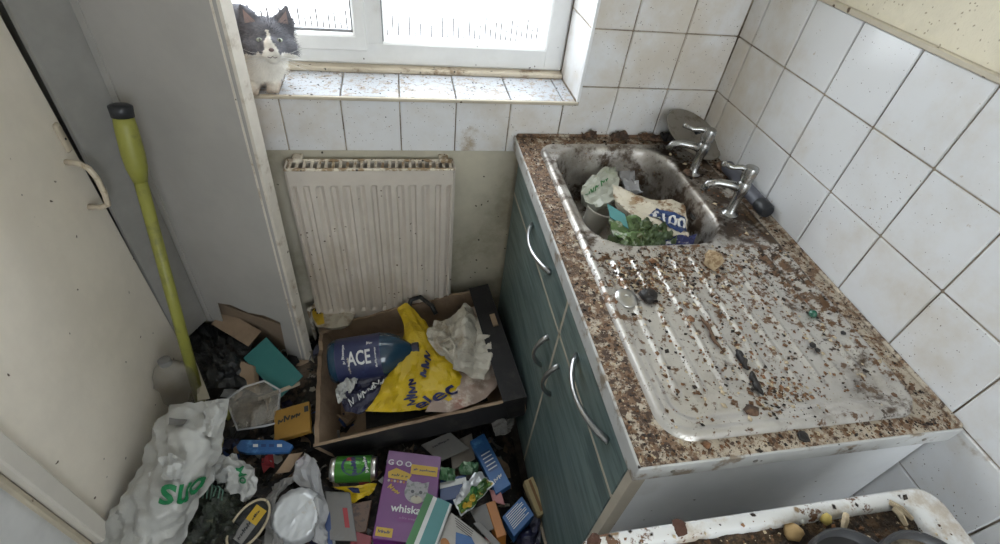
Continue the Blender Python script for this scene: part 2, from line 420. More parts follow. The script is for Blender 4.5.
def patch(poly, fn, mat, parent, name='printed_patch', sub=0):
    """flat printed area, 2-D outline mapped through fn"""
    if not sub:
        return mesh(name, [fn(x, y) for x, y in poly], [tuple(range(len(poly)))], mat, parent)
    bm_ = bmesh.new(); bm_.faces.new([bm_.verts.new((x, y, 0)) for x, y in poly])
    bmesh.ops.triangulate(bm_, faces=bm_.faces[:])
    for _ in range(sub):
        bmesh.ops.subdivide_edges(bm_, edges=bm_.edges[:], cuts=1, use_grid_fill=True)
        bmesh.ops.triangulate(bm_, faces=bm_.faces[:])
    bm_.verts.index_update()
    V = [fn(v.co.x, v.co.y) for v in bm_.verts]; F = [[v.index for v in f.verts] for f in bm_.faces]; bm_.free()
    return mesh(name, V, F, mat, parent)
def circle(cx, cy, rx, ry=None, n=18, a0=0, a1=2 * math.pi):
    ry = rx if ry is None else ry
    return [(cx + rx * math.cos(a0 + (a1 - a0) * k / n), cy + ry * math.sin(a0 + (a1 - a0) * k / n)) for k in range(n)]
class Crumple:
    def __init__(s, seed, freq, amp, n=8):
        r = random.Random(seed); s.w = []; s.seed = seed; s.f = freq
        for k in range(n):
            d = Vector((r.gauss(0, 1), r.gauss(0, 1), r.gauss(0, 1))).normalized()
            f = freq * (1 + k * .7) * r.uniform(.8, 1.2)
            s.w.append((d * f, r.random() * 7, amp * r.uniform(.7, 1.2) / (1 + k * .75)))
    def __call__(s, p):
        w = p * s.f * .5 + Vector((s.seed, 0, 0))
        q = p + Vector((noise.noise(w), noise.noise(w + Vector((17.3, 5.1, 2.7))), noise.noise(w + Vector((3.9, 31.7, 8.3))))) * (.22 / s.f)
        t = 0
        for d, ph, a in s.w:
            x = q.dot(d) + ph; x -= math.floor(x)
            t += a * (abs(x * 2 - 1) - .5) * 2
        return t
def cat_rom(p0, p1, p2, p3, t):
    return p1 + (p2 - p0) * (.5 * t) + (p0 * 2 - p1 * 5 + p2 * 4 - p3) * (.5 * t * t) + (p1 * 3 - p0 - p2 * 3 + p3) * (.5 * t ** 3)
class Surf:
    """smooth crumpled surface through a net of points (rows x columns)"""
    def __init__(s, net, crumple=.006, freq=14, seed=1, pin=.15):
        s.net = [[Vector(p) for p in row] for row in net]; s.c = Crumple(seed, freq, crumple); s.pin = pin
    def base(s, u, v):
        n = s.net; R_ = len(n) - 1; C_ = len(n[0]) - 1
        def row(i, u_):
            x = min(max(u_, 0), 1) * C_; j = min(int(x), C_ - 1); t = x - j; r = n[min(max(i, 0), R_)]
            g = lambda q: r[q] if 0 <= q <= C_ else (r[0] * 2 - r[1] if q < 0 else r[C_] * 2 - r[C_ - 1])
            return cat_rom(g(j - 1), g(j), g(j + 1), g(j + 2), t)
        y = min(max(v, 0), 1) * R_; i = min(int(y), R_ - 1); t = y - i
        g = lambda q: row(q, u) if 0 <= q <= R_ else (row(0, u) * 2 - row(1, u) if q < 0 else row(R_, u) * 2 - row(R_ - 1, u))
        return cat_rom(g(i - 1), g(i), g(i + 1), g(i + 2), t)
    def normal(s, u, v, e=.03):
        a = s.base(min(u + e, 1), v) - s.base(max(u - e, 0), v); b = s.base(u, min(v + e, 1)) - s.base(u, max(v - e, 0))
        n = b.cross(a)
        n = n.normalized() if n.length > 1e-9 else Vector((0, 0, 1))
        return n if n.dot(CAM - s.net[0][0]) > 0 else -n
    def __call__(s, u, v, off=0.0):
        p = s.base(u, v)
        return p + s.normal(u, v) * (s.c(p) + off)
def pillow(name, net, thick, mat, parent=None, crumple=.006, freq=14, seed=1, res=7, power=.5, origin=None, open_=False, smooth=True, auto=24):
    S = Surf(net, crumple, freq, seed)
    nu = (len(net[0]) - 1) * res; nv = (len(net) - 1) * res
    V = []; F = []
    for j in range(nv + 1):
        for i in range(nu + 1): V.append(S(i / nu, j / nv))
    idx = lambda i, j: j * (nu + 1) + i
    for j in range(nv):
        for i in range(nu): F.append((idx(i, j), idx(i + 1, j), idx(i + 1, j + 1), idx(i, j + 1)))
    b = len(V)
    for j in range(nv + 1):
        for i in range(nu + 1):
            u = i / nu; v = j / nv
            pr = (max(0, 16 * u * (1 - u) * v * (1 - v))) ** power
            V.append(V[idx(i, j)] - S.normal(u, v) * (thick * pr + .0012))
    for j in range(nv):
        for i in range(nu): F.append((b + idx(i, j), b + idx(i, j + 1), b + idx(i + 1, j + 1), b + idx(i + 1, j)))
    per = [idx(i, 0) for i in range(nu)] + [idx(nu, j) for j in range(nv)] + [idx(nu - i, nv) for i in range(nu)] + [idx(0, nv - j) for j in range(nv)]
    for k in range(len(per)):
        a, c = per[k], per[(k + 1) % len(per)]
        F.append((a, b + a, b + c, c))
    bm_ = bmesh.new()
    vv = [bm_.verts.new(v) for v in V]
    for f in F:
        try: bm_.faces.new([vv[i] for i in f])
        except ValueError: pass
    bmesh.ops.recalc_face_normals(bm_, faces=bm_.faces[:])
    mb = MB(); mb.bm(bm_)
    o = mb.build(name, mat, parent, smooth, origin=origin, auto=auto)
    return o, S
def centroid(net):
    a = [Vector(p) for r in net for p in r]
    c = sum(a, Vector()) / len(a); c.z = min(p.z for p in a); return c
def sheet(name, label, cat, net, thick, mat, **k):
    grp = k.pop('group', None)
    r = T(name, label, cat, centroid(net) - Vector((0, 0, thick)), grp)
    return r, pillow('film', net, thick, mat, r, **k)
def slab(TL, TR, BL, t, mats, parent, name='body', bev=.0015):
    """carton with visible face TL-TR-BL and thickness t behind it; returns its plane mapper (origin TL corner, x to TR, y down to BL)"""
    a = TR - TL; b = BL - TL
    n = a.cross(b).normalized()
    if n.dot(CAM - TL) < 0: n = -n
    mb = MB(); mb.para(TL - n * t, a, b, n * t, bev)
    o = mb.build(name, mats, parent)
    def fn(x, y, off=.0007): return TL + a * x + b * y + n * off
    return o, fn, a, b, n
def card(name, label, cat, TL, TR, BL, t, mat, group=None, bev=.0015):
    c = (TR + BL) / 2; c.z -= t
    r = T(name, label, cat, c, group)
    o, fn, a, b, n = slab(TL, TR, BL, t, mat, r, bev=bev)
    return r, fn, a, b, n
def print_text(s, size, fn, a, b, mat, parent, at, rot=0.0, sx=1.0):
    """text on a slab face: at in face fractions, size in metres"""
    la, lb = a.length, b.length
    g = lambda x, y: fn(at[0] + x / la, at[1] - y / lb, .0012)
    return lettering(s, size, g, mat, parent, (0, 0), rot, sx=sx)
def print_scribble(w, h, fn, a, b, mat, parent, at, rot=0.0, seed=1):
    la, lb = a.length, b.length
    return scribble(w, h, lambda x, y: fn(at[0] + x / la, at[1] - y / lb, .0012), mat, parent, (0, 0), rot, seed)
def rect(x0, y0, x1, y1): return [(x0, y0), (x1, y0), (x1, y1), (x0, y1)]

# ================================================================== THE ROOM
TW, TH = .1563, .1555
R0 = .8976 + 3 * TH; R1 = R0 - TH; R2 = R1 - TH; R3 = R2 - TH
XL = -1.74; YN = -2.7; ZC = 2.4
def struct(name, mb, mats, **k):
    o = mb.build(name, mats, **k); o['kind'] = 'structure'; return o
b = MB(); b.box((XL - .2, YN - .2, -.1), (.2, .3, 0)); floor = struct('floor', b, m_floor)
b = MB(); b.box((XL - .2, YN - .2, ZC), (.2, .3, ZC + .1)); struct('ceiling', b, m_ceil)
# right wall: grout bed behind the tiles, plaster above
b = MB(); b.box((.006, YN, R0 + .004), (.2, .3, ZC), mi=0); b.box((.004, YN, 0), (.2, .3, R0 + .004), mi=1)
wall_right = struct('wall_right', b, [m_plaster, m_grout])
# back wall with the window opening
WX0, WX1, WZ0, WZ1 = -1.60, -.432, 1.0, 2.12
b = MB()
b.box((XL - .2, .006, 0), (WX1, .32, .846), mi=0)
b.box((XL - .2, .004, .846), (WX1, .32, WZ0), mi=1)
b.box((WX1, .004, 0), (.004, .32, R0 + .004), mi=1)
b.box((WX1, .006, R0 + .004), (.006, .32, ZC), mi=2)
b.box((XL - .2, .006, WZ0), (WX0, .32, ZC), mi=2)
b.box((WX0, .006, WZ1), (WX1, .32, ZC), mi=2)
wall_back = struct('wall_back', b, [m_lower, m_grout, m_plaster])
# left wall, stepping out where the door frame stands
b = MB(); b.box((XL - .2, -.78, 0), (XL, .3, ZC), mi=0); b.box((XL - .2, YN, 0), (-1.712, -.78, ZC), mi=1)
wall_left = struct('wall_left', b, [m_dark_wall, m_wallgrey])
# wall behind the camera with a second window onto the same sky
b = MB()
b.box((XL - .2, YN - .2, 0), (.2, YN, .9)); b.box((XL - .2, YN - .2, 2.1), (.2, YN, ZC))
b.box((XL - .2, YN - .2, .9), (-1.0, YN, 2.1)); b.box((-.1, YN - .2, .9), (.2, YN, 2.1))
struct('wall_rear', b, m_plaster)

# ---- tiles: every tile its own piece
G = .0016
def tile_mesh(lo, hi, bev=.0022):
    b = MB(); lo = Vector(lo); hi = Vector(hi); c = (lo + hi) / 2
    b.box(lo - c, hi - c, bev)
    me = bpy.data.meshes.new('tile'); me.from_pydata([tuple(v) for v in b.v], [], b.f); me.materials.append(m_tile); me.update()
    return me, c
_cache = {}
def tile(parent, lo, hi, mat=None):
    d = tuple(round(hi[i] - lo[i], 4) for i in range(3)) + ((mat.name,) if mat else ())
    c = (Vector(lo) + Vector(hi)) / 2
    if d not in _cache:
        me, _ = tile_mesh(lo, hi)
        if mat: me.materials.clear(); me.materials.append(mat)
        _cache[d] = me
    jit = Vector((random.uniform(-.0006, .0006) if d[0] < .02 else 0, random.uniform(-.0006, .0006) if d[1] < .02 else 0, 0))
    return link('tile', _cache[d], parent, c + jit)
ys = [0, -.0662] + [-.0662 - TW * j for j in range(1, 11)]
for i, (zt, zb) in enumerate([(R0, R1), (R1, R2), (R2, R3), (R3, R3 - TH), (R3 - TH, R3 - 2 * TH), (R3 - 2 * TH, R3 - 3 * TH)]):
    for j in range(len(ys) - 1):
        if i >= 3 and ys[j + 1] > -1.0: continue
        tile(wall_right, (0, ys[j + 1] + G, zb + G), (.007, ys[j] - G, zt - G))
b = MB(); b.box((-.006, YN, R0 - .001), (.012, .004, R0 + .010), .002)
struct('trim_1', b, m_trimbeige)
xs = [0, -.1586] + [-.1586 - TW * j for j in range(1, 11)]
for (zt, zb) in [(R0, R1), (R1, R2)]:
    for j in range(3):
        x0 = max(xs[j + 1], WX1 + .001)
        if xs[j] - x0 > .01: tile(wall_back, (x0 + G, 0, zb + G), (xs[j] - G, .007, zt - G))
for j in range(3):
    if j == 2:   # notched round the sill end
        LP = [(xs[3] + G, R3 - .04), (xs[2] - G, R3 - .04), (xs[2] - G, R2 - G), (WX1 + .0065, R2 - G), (WX1 + .0065, .998), (xs[3] + G, .998)]
        mesh('tile', [Vector((x, 0, z)) for x, z in LP] + [Vector((x, .007, z)) for x, z in LP], [(0, 1, 4, 5), (1, 2, 3, 4)] + [((i + 1) % 6, i, i + 6, (i + 1) % 6 + 6) for i in range(6)], m_tile, wall_back)
    else: tile(wall_back, (xs[j + 1] + G, 0, R3 - .04), (xs[j] - G, .007, R2 - G))
for j in range(3, 11):
    if xs[j] < XL: break
    tile(wall_back, (max(xs[j + 1], XL) + G, 0, .846), (xs[j] - G, .007, .999))

# ---- window: reveal, tiled sill, frame, sash, panes
window = tag(bpy.data.objects.new('window_1', None), kind='structure'); COL.objects.link(window); window.location = (-1.015, .19, 1.008)
for j in range(2, 11):
    x1 = min(xs[j], WX1 - .001); x0 = max(xs[j + 1] if j + 1 < len(xs) else -9, WX0)
    if x1 - x0 > .01:
        t = tile(window, (x0 + G, .004, 1.001), (x1 - G, .166, 1.008), m_sillt); t.location = Vector(t.location) - Vector(window.location)
for (z0, z1) in [(1.009, R1), (R1, R1 + .155), (R1 + .155, R1 + .31), (R1 + .31, R1 + .465), (R1 + .465, R1 + .62), (R1 + .62, WZ1)]:
    t = tile(window, (WX1 - .002, .003, z0 + G), (WX1 + .005, .185, z1 - G)); t.location = Vector(t.location) - Vector(window.location)
b = MB(); b.box((WX0, -.007, .999), (WX1 + .004, .004, 1.009), .003, seg=2); b.build('sill_edge_strip', m_trimbeige, window)
b = MB(); b.box((WX1 - .003, -.006, 1.009), (WX1 + .006, .004, WZ1), .003, seg=2); b.build('reveal_edge_strip', m_side, window)
b = MB(); b.box((WX0, .162, 1.008), (WX1 - .003, .205, 1.022), .003); b.build('wooden_ledge', m_ledge, window)
fy0, fy1 = .19, .255
b = MB()
b.box((WX0, fy0, 1.022), (WX1, fy1, 1.087), .006); b.box((WX0, fy0, 2.05), (WX1, fy1, WZ1), .006)
b.box((WX1 - .065, fy0 - .0015, 1.0225), (WX1 - .001, fy1 + .001, WZ1 - .002), .006); b.box((WX0 + .001, fy0 - .0015, 1.0225), (WX0 + .065, fy1 + .001, WZ1 - .002), .006)
b.box((-1.034, fy0 + .001, 1.04), (-.974, fy1, WZ1 - .02), .006)
b.build('window_frame', m_pvc, window)
b = MB(); sx0, sx1, sz0, sz1 = WX0 + .045, -1.024, 1.062, 2.07
b.box((sx0, .178, sz0), (sx1, .235, sz0 + .044), .005); b.box((sx0, .178, sz1 - .044), (sx1, .235, sz1), .005)
b.box((sx0, .1785, sz0), (sx0 + .044, .235, sz1), .005); b.box((sx1 - .036, .1785, sz0), (sx1, .235, sz1), .005)
sash = b.build('sash', m_pvc, window)
b = MB()
for (x0, x1, z0, z1) in [(sx0 + .044, sx1 - .036, sz0 + .044, sz1 - .044)]:
    b.box((x0, .205, z0), (x1, .215, z0 + .006)); b.box((x0, .205, z0), (x0 + .006, .215, z1)); b.box((x1 - .006, .205, z0), (x1, .215, z1))
b.build('gasket', m_pvcd, sash)
b = MB(); b.box((sx0 + .04, .212, sz0 + .04), (sx1 - .03, .218, sz1 - .04)); b.build('pane', m_glass, window)
b = MB(); b.box((-.976, .222, 1.08), (-.49, .228, 2.06)); b.build('pane', m_glass, window)
b = MB()
for xx in (-1.029, -.979): b.box((xx - .0015, fy0 - .0012, 1.09), (xx + .0015, fy0, 2.05))
b.build('glazing_bead_line', m_pvcd, window)

# outside: pale paving and a thin railing under the sky
b = MB(); b.box((-12, .5, -.3), (12, 20, -.2)); g = b.build('ground', m_ground); g['kind'] = 'structure'
rail = T('metal_railing', 'pale thin-barred metal railing outside the right window pane', 'railing', (-.72, .52, -.2))
b = MB(); b.box((-1.6, .51, .90), (.1, .53, .92)); b.build('rail', m_fence, rail)
b = MB(); b.box((-1.6, .51, -.05), (.1, .53, -.02)); b.build('rail', m_fence, rail)
k = 0; x = -1.58
while x < .08:
    b = MB(); b.box((x - .0026, .518, -.2), (x + .0026, .522, 1.055 + .02 * math.sin(k * 2.3))); b.build('bar', m_fence, rail)
    x += .019; k += 1

# ---- cream cupboard door in its frame on the left wall
door = T('door_1', None, None, (-1.70, -.43, .02)); door['kind'] = 'structure'; door['label'] = 'cream painted door with a D handle on the left'
b = MB(); b.box((XL + .002, -.724, .02), (-1.70, -.133, 2.0), .002); b.build('door_leaf', m_door, door)
b = MB(); b.tube([(-1.70, -.183, .918), (-1.672, -.186, .917), (-1.655, -.190, .905), (-1.648, -.192, .880), (-1.648, -.195, .835), (-1.652, -.196, .808), (-1.672, -.193, .798), (-1.70, -.190, .797)], [.007, .007, .0068, .0065, .0065, .0068, .007, .008], 8)
h = b.build('handle', m_handle, door, True)
b = MB(); b.box((-1.7005, -.166, .93), (-1.692, -.144, 1.0), .006, seg=2); pl = b.build('lock_plate', m_handle, door)
b = MB(); b.tube([(-1.693, -.155, .962), (-1.691, -.155, .962)], .003, 8); b.build('keyhole', m_blackp, pl)
b = MB(); b.box((XL - .01, -.770, 0), (-1.684, -.728, 2.08), .004); t = struct('trim_2', b, m_frame)
b = MB(); b.box((XL - .01, -.786, 0), (-1.702, -.772, 2.08), .003); t = struct('trim_3', b, m_trimbeige)

# ---- loose grey hollow door leaf standing across the corner
LEAN = .020
LA = Vector((-1.312, -.163, 0)); LD = Vector((-.927, .3746, 0)).normalized(); LN = Vector((-LD.y, LD.x, 0))
if LN.dot(CAM - LA) < 0: LN = -LN
leaf = T('door_panel', 'grey painted hollow door leaf with a broken bottom standing across the corner', 'door', LA + LD * .18)
def leaf_poly(poly, d0, d1, name, mat):
    V = [LA + LD * s + Vector((LEAN * z, 0, z)) + LN * d0 for s, z in poly] + [LA + LD * s + Vector((LEAN * z, 0, z)) + LN * d1 for s, z in poly]
    n = len(poly); F = [tuple(range(n)), tuple(range(2 * n - 1, n - 1, -1))] + [(i, i + n, (i + 1) % n + n, (i + 1) % n) for i in range(n)]
    bm_ = bmesh.new(); vv = [bm_.verts.new(v) for v in V]
    for f in F: bm_.faces.new([vv[i] for i in f])
    bmesh.ops.recalc_face_normals(bm_, faces=bm_.faces[:]); bmesh.ops.triangulate(bm_, faces=[f for f in bm_.faces if len(f.verts) > 4])
    mb = MB(); mb.bm(bm_); return mb.build(name, mat, leaf)
skin = [(.004, .0), (.078, .0), (.074, .12), (.066, .275), (.12, .292), (.18, .286), (.24, .305), (.292, .298), (.30, .20), (.362, .18), (.366, 2.0), (.004, 2.0)]
leaf_poly(skin, 0, -.004, 'front_skin', m_leaf)
leaf_poly([(0.004, 0), (.366, 0), (.366, 2.0), (.004, 2.0)], -.022, -.026, 'back_skin', m_hard)
leaf_poly([(0.0, 0), (.028, 0), (.028, 2.0), (0, 2.0)], -.0045, -.0215, 'stile', m_leafedge)
leaf_poly([(-.005, 0), (0.004, 0), (.004, 2.0), (-.005, 2.0)], .001, -.034, 'edge_strip', m_leafedge)
leaf_poly([(.014, 0), (.019, 0), (.019, 2.0), (.014, 2.0)], .002, .0, 'bead', m_leafedge)
leaf_poly([(.340, .2), (.352, .2), (.352, 2.0), (.340, 2.0)], .004, .0, 'bead', m_leaf)
for k, (z0, s0, s1) in enumerate([(.268, .07, .27), (.252, .075, .24), (.238, .072, .20)]):
    leaf_poly([(s0, z0 - .02), (s0, z0 - .012), (s1, z0 + .016), (s1, z0 + .008)], -.006 - k * .007, -.008 - k * .007, 'torn_layer', m_hard)

# second, folded-back leaf of the same door, reaching to the cupboard
_LA, _LD, _LN = LA, LD, LN
LA = _LA + _LD * .364; LD = (Vector((-1.704, -.1322, 0)) - LA); LL = LD.length; LD.normalize(); LN = Vector((LD.y, -LD.x, 0))
if LN.dot(CAM - LA) < 0: LN = -LN
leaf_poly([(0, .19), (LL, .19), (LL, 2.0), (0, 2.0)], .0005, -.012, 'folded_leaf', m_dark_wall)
LA, LD, LN = _LA, _LD, _LN

# ---- radiator
rad = T('radiator', 'white fluted panel radiator with rusty top under the window', 'radiator', (-1.025, -.05, .2))
rx0, rx1, rz0, rz1, ry = -1.262, -.788, .20, .826, -.07
V = []; F = []; nx = 12 * 8; rows = [rz0, rz0 + .035, rz0 + .045, rz1 - .062, rz1 - .052, rz1 - .012, rz1 - .004]
for z in rows:
    inner = rows[2] <= z <= rows[3]
    for i in range(nx + 1):
        x = rx0 + (rx1 - rx0) * i / nx; e = min(x - rx0, rx1 - x)
        y = ry
        if inner and e > .012:
            ph = ((x - rx0 - .012) / (rx1 - rx0 - .024) * 12) % 1.0
            y = ry + (.009 if ph < .16 or ph > .84 else (.0045 if ph < .24 or ph > .76 else 0.0))
        if e < .001: y = ry + .010
        V.append(Vector((x, y, z)))
n = nx + 1
for j in range(len(rows) - 1):
    for i in range(nx): F.append((j * n + i, j * n + i + 1, (j + 1) * n + i + 1, (j + 1) * n + i))
mesh('front_panel', V, F, m_rad, rad)
b = MB(); b.box((rx0, ry + .010, rz0), (rx1, ry + .014, rz1 - .006)); b.box((rx0, ry + .05, rz0), (rx1, -.012, rz1 - .006), .003); b.build('rear_panel', m_rad, rad)
for s_ in (rx0 - .002, rx1 - .004):
    b = MB(); b.box((s_, ry + .006, rz0 + .02), (s_ + .006, -.01, rz1), .002); b.build('side_cap', m_rad, rad)
b = MB(); b.box((rx0, ry - .001, rz1 - .006), (rx1, ry + .010, rz1 + .001), .002); b.box((rx0, -.02, rz1 - .006), (rx1, -.010, rz1 + .001), .002)
b.build('top_edge', m_radtop, rad)
b = MB()
for k in range(24):
    x = rx0 + .012 + k * (rx1 - rx0 - .024) / 23; b.box((x - .004, ry + .009, rz1 - .005), (x + .004, -.019, rz1 - .001))
b.build('top_grille', m_radtop, rad)
for x in (rx0 + .03, rx1 - .03):
    b = MB(); b.box((x - .014, -.03, rz1 - .004), (x + .014, .008, rz1 + .008), .003); b.build('bracket', m_radtop, rad)
b = MB(); b.tube([(rx0 - .03, -.045, 0), (rx0 - .03, -.045, .24), (rx0, -.045, .25)], .0075, 8); b.build('pipe', m_radtop, rad, True)

# ================================================================== SINK RUN
YE = -1.03
base = T('base_cabinet', 'teal wood-grain sink cabinet with two drawers and two doors', 'cabinet', (-.3, -.52, 0))
b = MB()
b.box((-.578, -.05, .08), (-.56, -.035, .862)); b.box((-.578, -1.018, .0), (-.006, -1.0, .861)); b.box((-.56, -.035, .10), (-.006, -.02, .80)); b.box((-.02, -1.0, .10), (-.006, -.035, .80)); b.box((-.56, -1.0, .10), (-.02, -.035, .118))
b.build('carcass', m_side, base)
b = MB(); b.box((-.5965, -1.024, .0), (-.572, -1.0045, .8615), .001); b.build('edge_strip', m_edge, base)
b = MB(); b.box((-.585, -.05, .08), (-.572, -.012, .862), .001); b.build('filler_strip', m_edge, base)
b = MB(); b.box((-.54, -1.0, 0), (-.525, -.03, .1)); b.build('plinth', m_teal, base)
b = MB(); b.box((-.5962, -1.004, .7235), (-.57, -.05, .7325)); b.box((-.5962, -.633, .10), (-.57, -.623, .862)); b.box((-.578, -1.004, .84), (-.57, -.05, .8615)); b.build('face_frame', m_edge, base)
def arc_handle(p0, p1, out, parent, r=.0048):
    p0 = Vector(p0); p1 = Vector(p1); pts = []
    for k in range(13):
        t = k / 12; pts.append(p0.lerp(p1, t) + Vector((-1, 0, 0)) * out * (math.sin(math.pi * t) ** .75))
    b = MB(); b.tube(pts, [r * (1.0 + .5 * abs(2 * k / 12 - 1)) for k in range(13)], 8); return b.build('handle', m_chrome, parent, True)
FX = -.596
def front(name, y0, y1, z0, z1):
    b = MB(); b.box((FX, y0, z0), (-.579, y1, z1), .0018); return b.build(name, m_teal, base)
d = front('drawer', -.625, -.05, .731, .858); arc_handle((FX, -.29, .79), (FX, -.495, .80), .030, d)
d = front('drawer', -1.003, -.631, .731, .858); arc_handle((FX, -.735, .79), (FX, -.935, .80), .034, d)
d = front('door', -.625, -.05, .10, .725); arc_handle((FX, -.575, .655), (FX, -.575, .535), .030, d)
d = front('door', -1.003, -.631, .10, .725); arc_handle((FX, -.672, .665), (FX, -.672, .545), .030, d)

# worktop with a cut-out under the bowl
wt = T('worktop', 'crusted laminate worktop around the steel sink', 'worktop', (-.3, -.51, .862))
BX0, BX1, BY0, BY1 = -.515, -.155, -.525, -.085
b = MB()
WI0, WI1, WJ0, WJ1 = -.532, -.064, -.985, -.075
b.box((-.603, YE, .862), (WI0, 0, .9)); b.box((WI1, YE, .862), (0, 0, .9)); b.box((WI0, YE, .862), (WI1, WJ0, .9)); b.box((WI0, WJ1, .862), (WI1, 0, .9))
b.build('board', m_worktop, wt)
b = MB(); b.box((-.606, YE - .004, .862), (-.001, YE, .9005), .001); es = b.build('end_strip', m_wtedge, wt)
for x in (-.545, -.40, -.22, -.07):
    b = MB(); b.lathe([(.004, 0), (.004, .0015), (.002, .002)], (x, YE - .004, .881), (0, -1, 0), 8); b.build('screw', m_lid, es)
b = MB(); b.box((-.608, YE - .004, .862), (-.603, 0, .901), .0015); b.build('front_edge', m_wtedge, wt)
b = MB(); b.box((-.60, -.010, .899), (-.006, -.0005, .908), .003); b.box((-.010, YE, .899), (-.0005, -.01, .908), .003); b.build('sealant_bead', m_worktop, wt)

# stainless sink: one pressed sheet with bowl, ribbed drainer and rolled rim
SX0, SX1, SY0, SY1 = -.549, -.047, -1.0, -.058
def rr(x, y, x0, x1, y0, y1, r):
    cx, cy = (x0 + x1) / 2, (y0 + y1) / 2; qx = abs(x - cx) - (x1 - x0) / 2 + r; qy = abs(y - cy) - (y1 - y0) / 2 + r
    return math.hypot(max(qx, 0), max(qy, 0)) + min(max(qx, qy), 0) - r
def sm(a, b_, x):
    t = min(max((x - a) / (b_ - a), 0), 1); return t * t * (3 - 2 * t)
def bowl_sd(x, y):
    # right side leans in, leaving the tap deck
    xr = BX1 - .01 + .0 * y
    return rr(x, y, BX0, xr, BY0, BY1, .105)
RIBS = [-.487 + k * .0475 for k in range(9)]
def sink_z(x, y):
    z = .9045
    e = -rr(x, y, SX0, SX1, SY0, SY1, .055)     # distance in from the rim
    z += .005 * sm(.002, .006, e) * (1 - sm(.014, .022, e))
    if e < .004: z -= .004 * (1 - e / .004)
    d = bowl_sd(x, y)
    z += .002 * (1 - sm(.0, .014, abs(d - .010)))
    dr = -rr(x, y, SX0 + .028, SX1 - .028, SY0 + .028, BY0 - .018, .05)
    z -= .0065 * sm(0, .016, dr)
    if dr > .0:
        env = sm(.006, .03, dr)
        f = min(abs(x - r_) for r_ in RIBS)
        z += .0055 * env * (1 - sm(.001, .0075, f)) * (sm(SY0 + .07, SY0 + .10, y) * (1 - sm(BY0 - .05, BY0 - .03, y)))
    if d < .004:
        z -= .165 * sm(-.036, .004, d) * 0 + .165 * (1 - sm(-.034, .004, d))
        z -= .01 * (1 - min(1, math.hypot(x + .34, y + .30) / .2)) * (1 if d < -.03 else 0)
    return z
sink = T('steel_sink', 'filthy stainless steel sink with a ribbed drainer', 'sink', (-.298, -.53, .9))
nx, ny = 124, 228
V = []; F = []
for j in range(ny + 1):
    for i in range(nx + 1):
        x = SX0 + (SX1 - SX0) * i / nx; y = SY0 + (SY1 - SY0) * j / ny
        # pull the outline round at the corners
        e = rr(x, y, SX0, SX1, SY0, SY1, .055)
        if e > 0:
            cx = min(max(x, SX0 + .055), SX1 - .055); cy = min(max(y, SY0 + .055), SY1 - .055)
            dd = Vector((x - cx, y - cy)); dd = dd.normalized() * .055; x, y = cx + dd.x, cy + dd.y
        V.append(Vector((x, y, sink_z(x, y))))
for j in range(ny):
    for i in range(nx):
        a = j * (nx + 1) + i; F.append((a, a + 1, a + nx + 2, a + nx + 1))
mesh('pressed_sheet', V, F, m_steel, sink, True)
b = MB(); b.lathe([(.012, 0), (.019, 0), (.019, .003), (.012, .003)], (-.168, -.36, .868), (-1, 0, .35), 16); ov = b.build('overflow_ring', m_chrome, sink, True)
b = MB(); b.lathe([(.0, 0.0), (.0125, 0.0), (.0125, .0015), (0, .0015)], (-.168, -.36, .868), (-1, 0, .35), 12); b.build('overflow_hole', m_blackp, ov)
# ---- taps
def pillar_tap(x, y, ang, label):
    r = T('pillar_tap', label, 'tap', (x, y, .905), 'pillar taps on the sink deck')
    c = Vector((x, y, .905)); f = Vector((-math.cos(ang), math.sin(ang), 0)); up = Vector((0, 0, 1))
    b = MB(); b.lathe([(.021, 0), (.021, .004), (.016, .008), (.0125, .014), (.0115, .05), (.0125, .062), (.0155, .070), (.0165, .092), (.0135, .098)], c, n=20); bd = b.build('pillar', m_chromed, r, True, auto=40)
    b = MB(); b.tube([c + up * .078, c + up * .084 + f * .03, c + up * .085 + f * .06, c + up * .078 + f * .082, c + up * .062 + f * .088], [.0125, .0105, .0095, .0095, .0098], 12); b.build('spout', m_chromed, r, True)
    b = MB(); b.lathe([(.0125, .098), (.0125, .102), (.0165, .105), (.0175, .132), (.0155, .138), (.006, .140)], c, n=20); hd = b.build('head', m_chromed, r, True, auto=40)
    b = MB(); b.tube([c + up * .128, c + up * .134 + f * .025, c + up * .130 + f * .045, c + up * .137 + f * .072], [.0085, .0068, .006, .0068], 10); b.build('lever', m_chromed, hd, True)
pillar_tap(-.130, -.225, .35, 'chrome lever tap nearest the tiled corner')
pillar_tap(-.118, -.415, .30, 'chrome lever tap nearest the drainer, beside the grey tube')

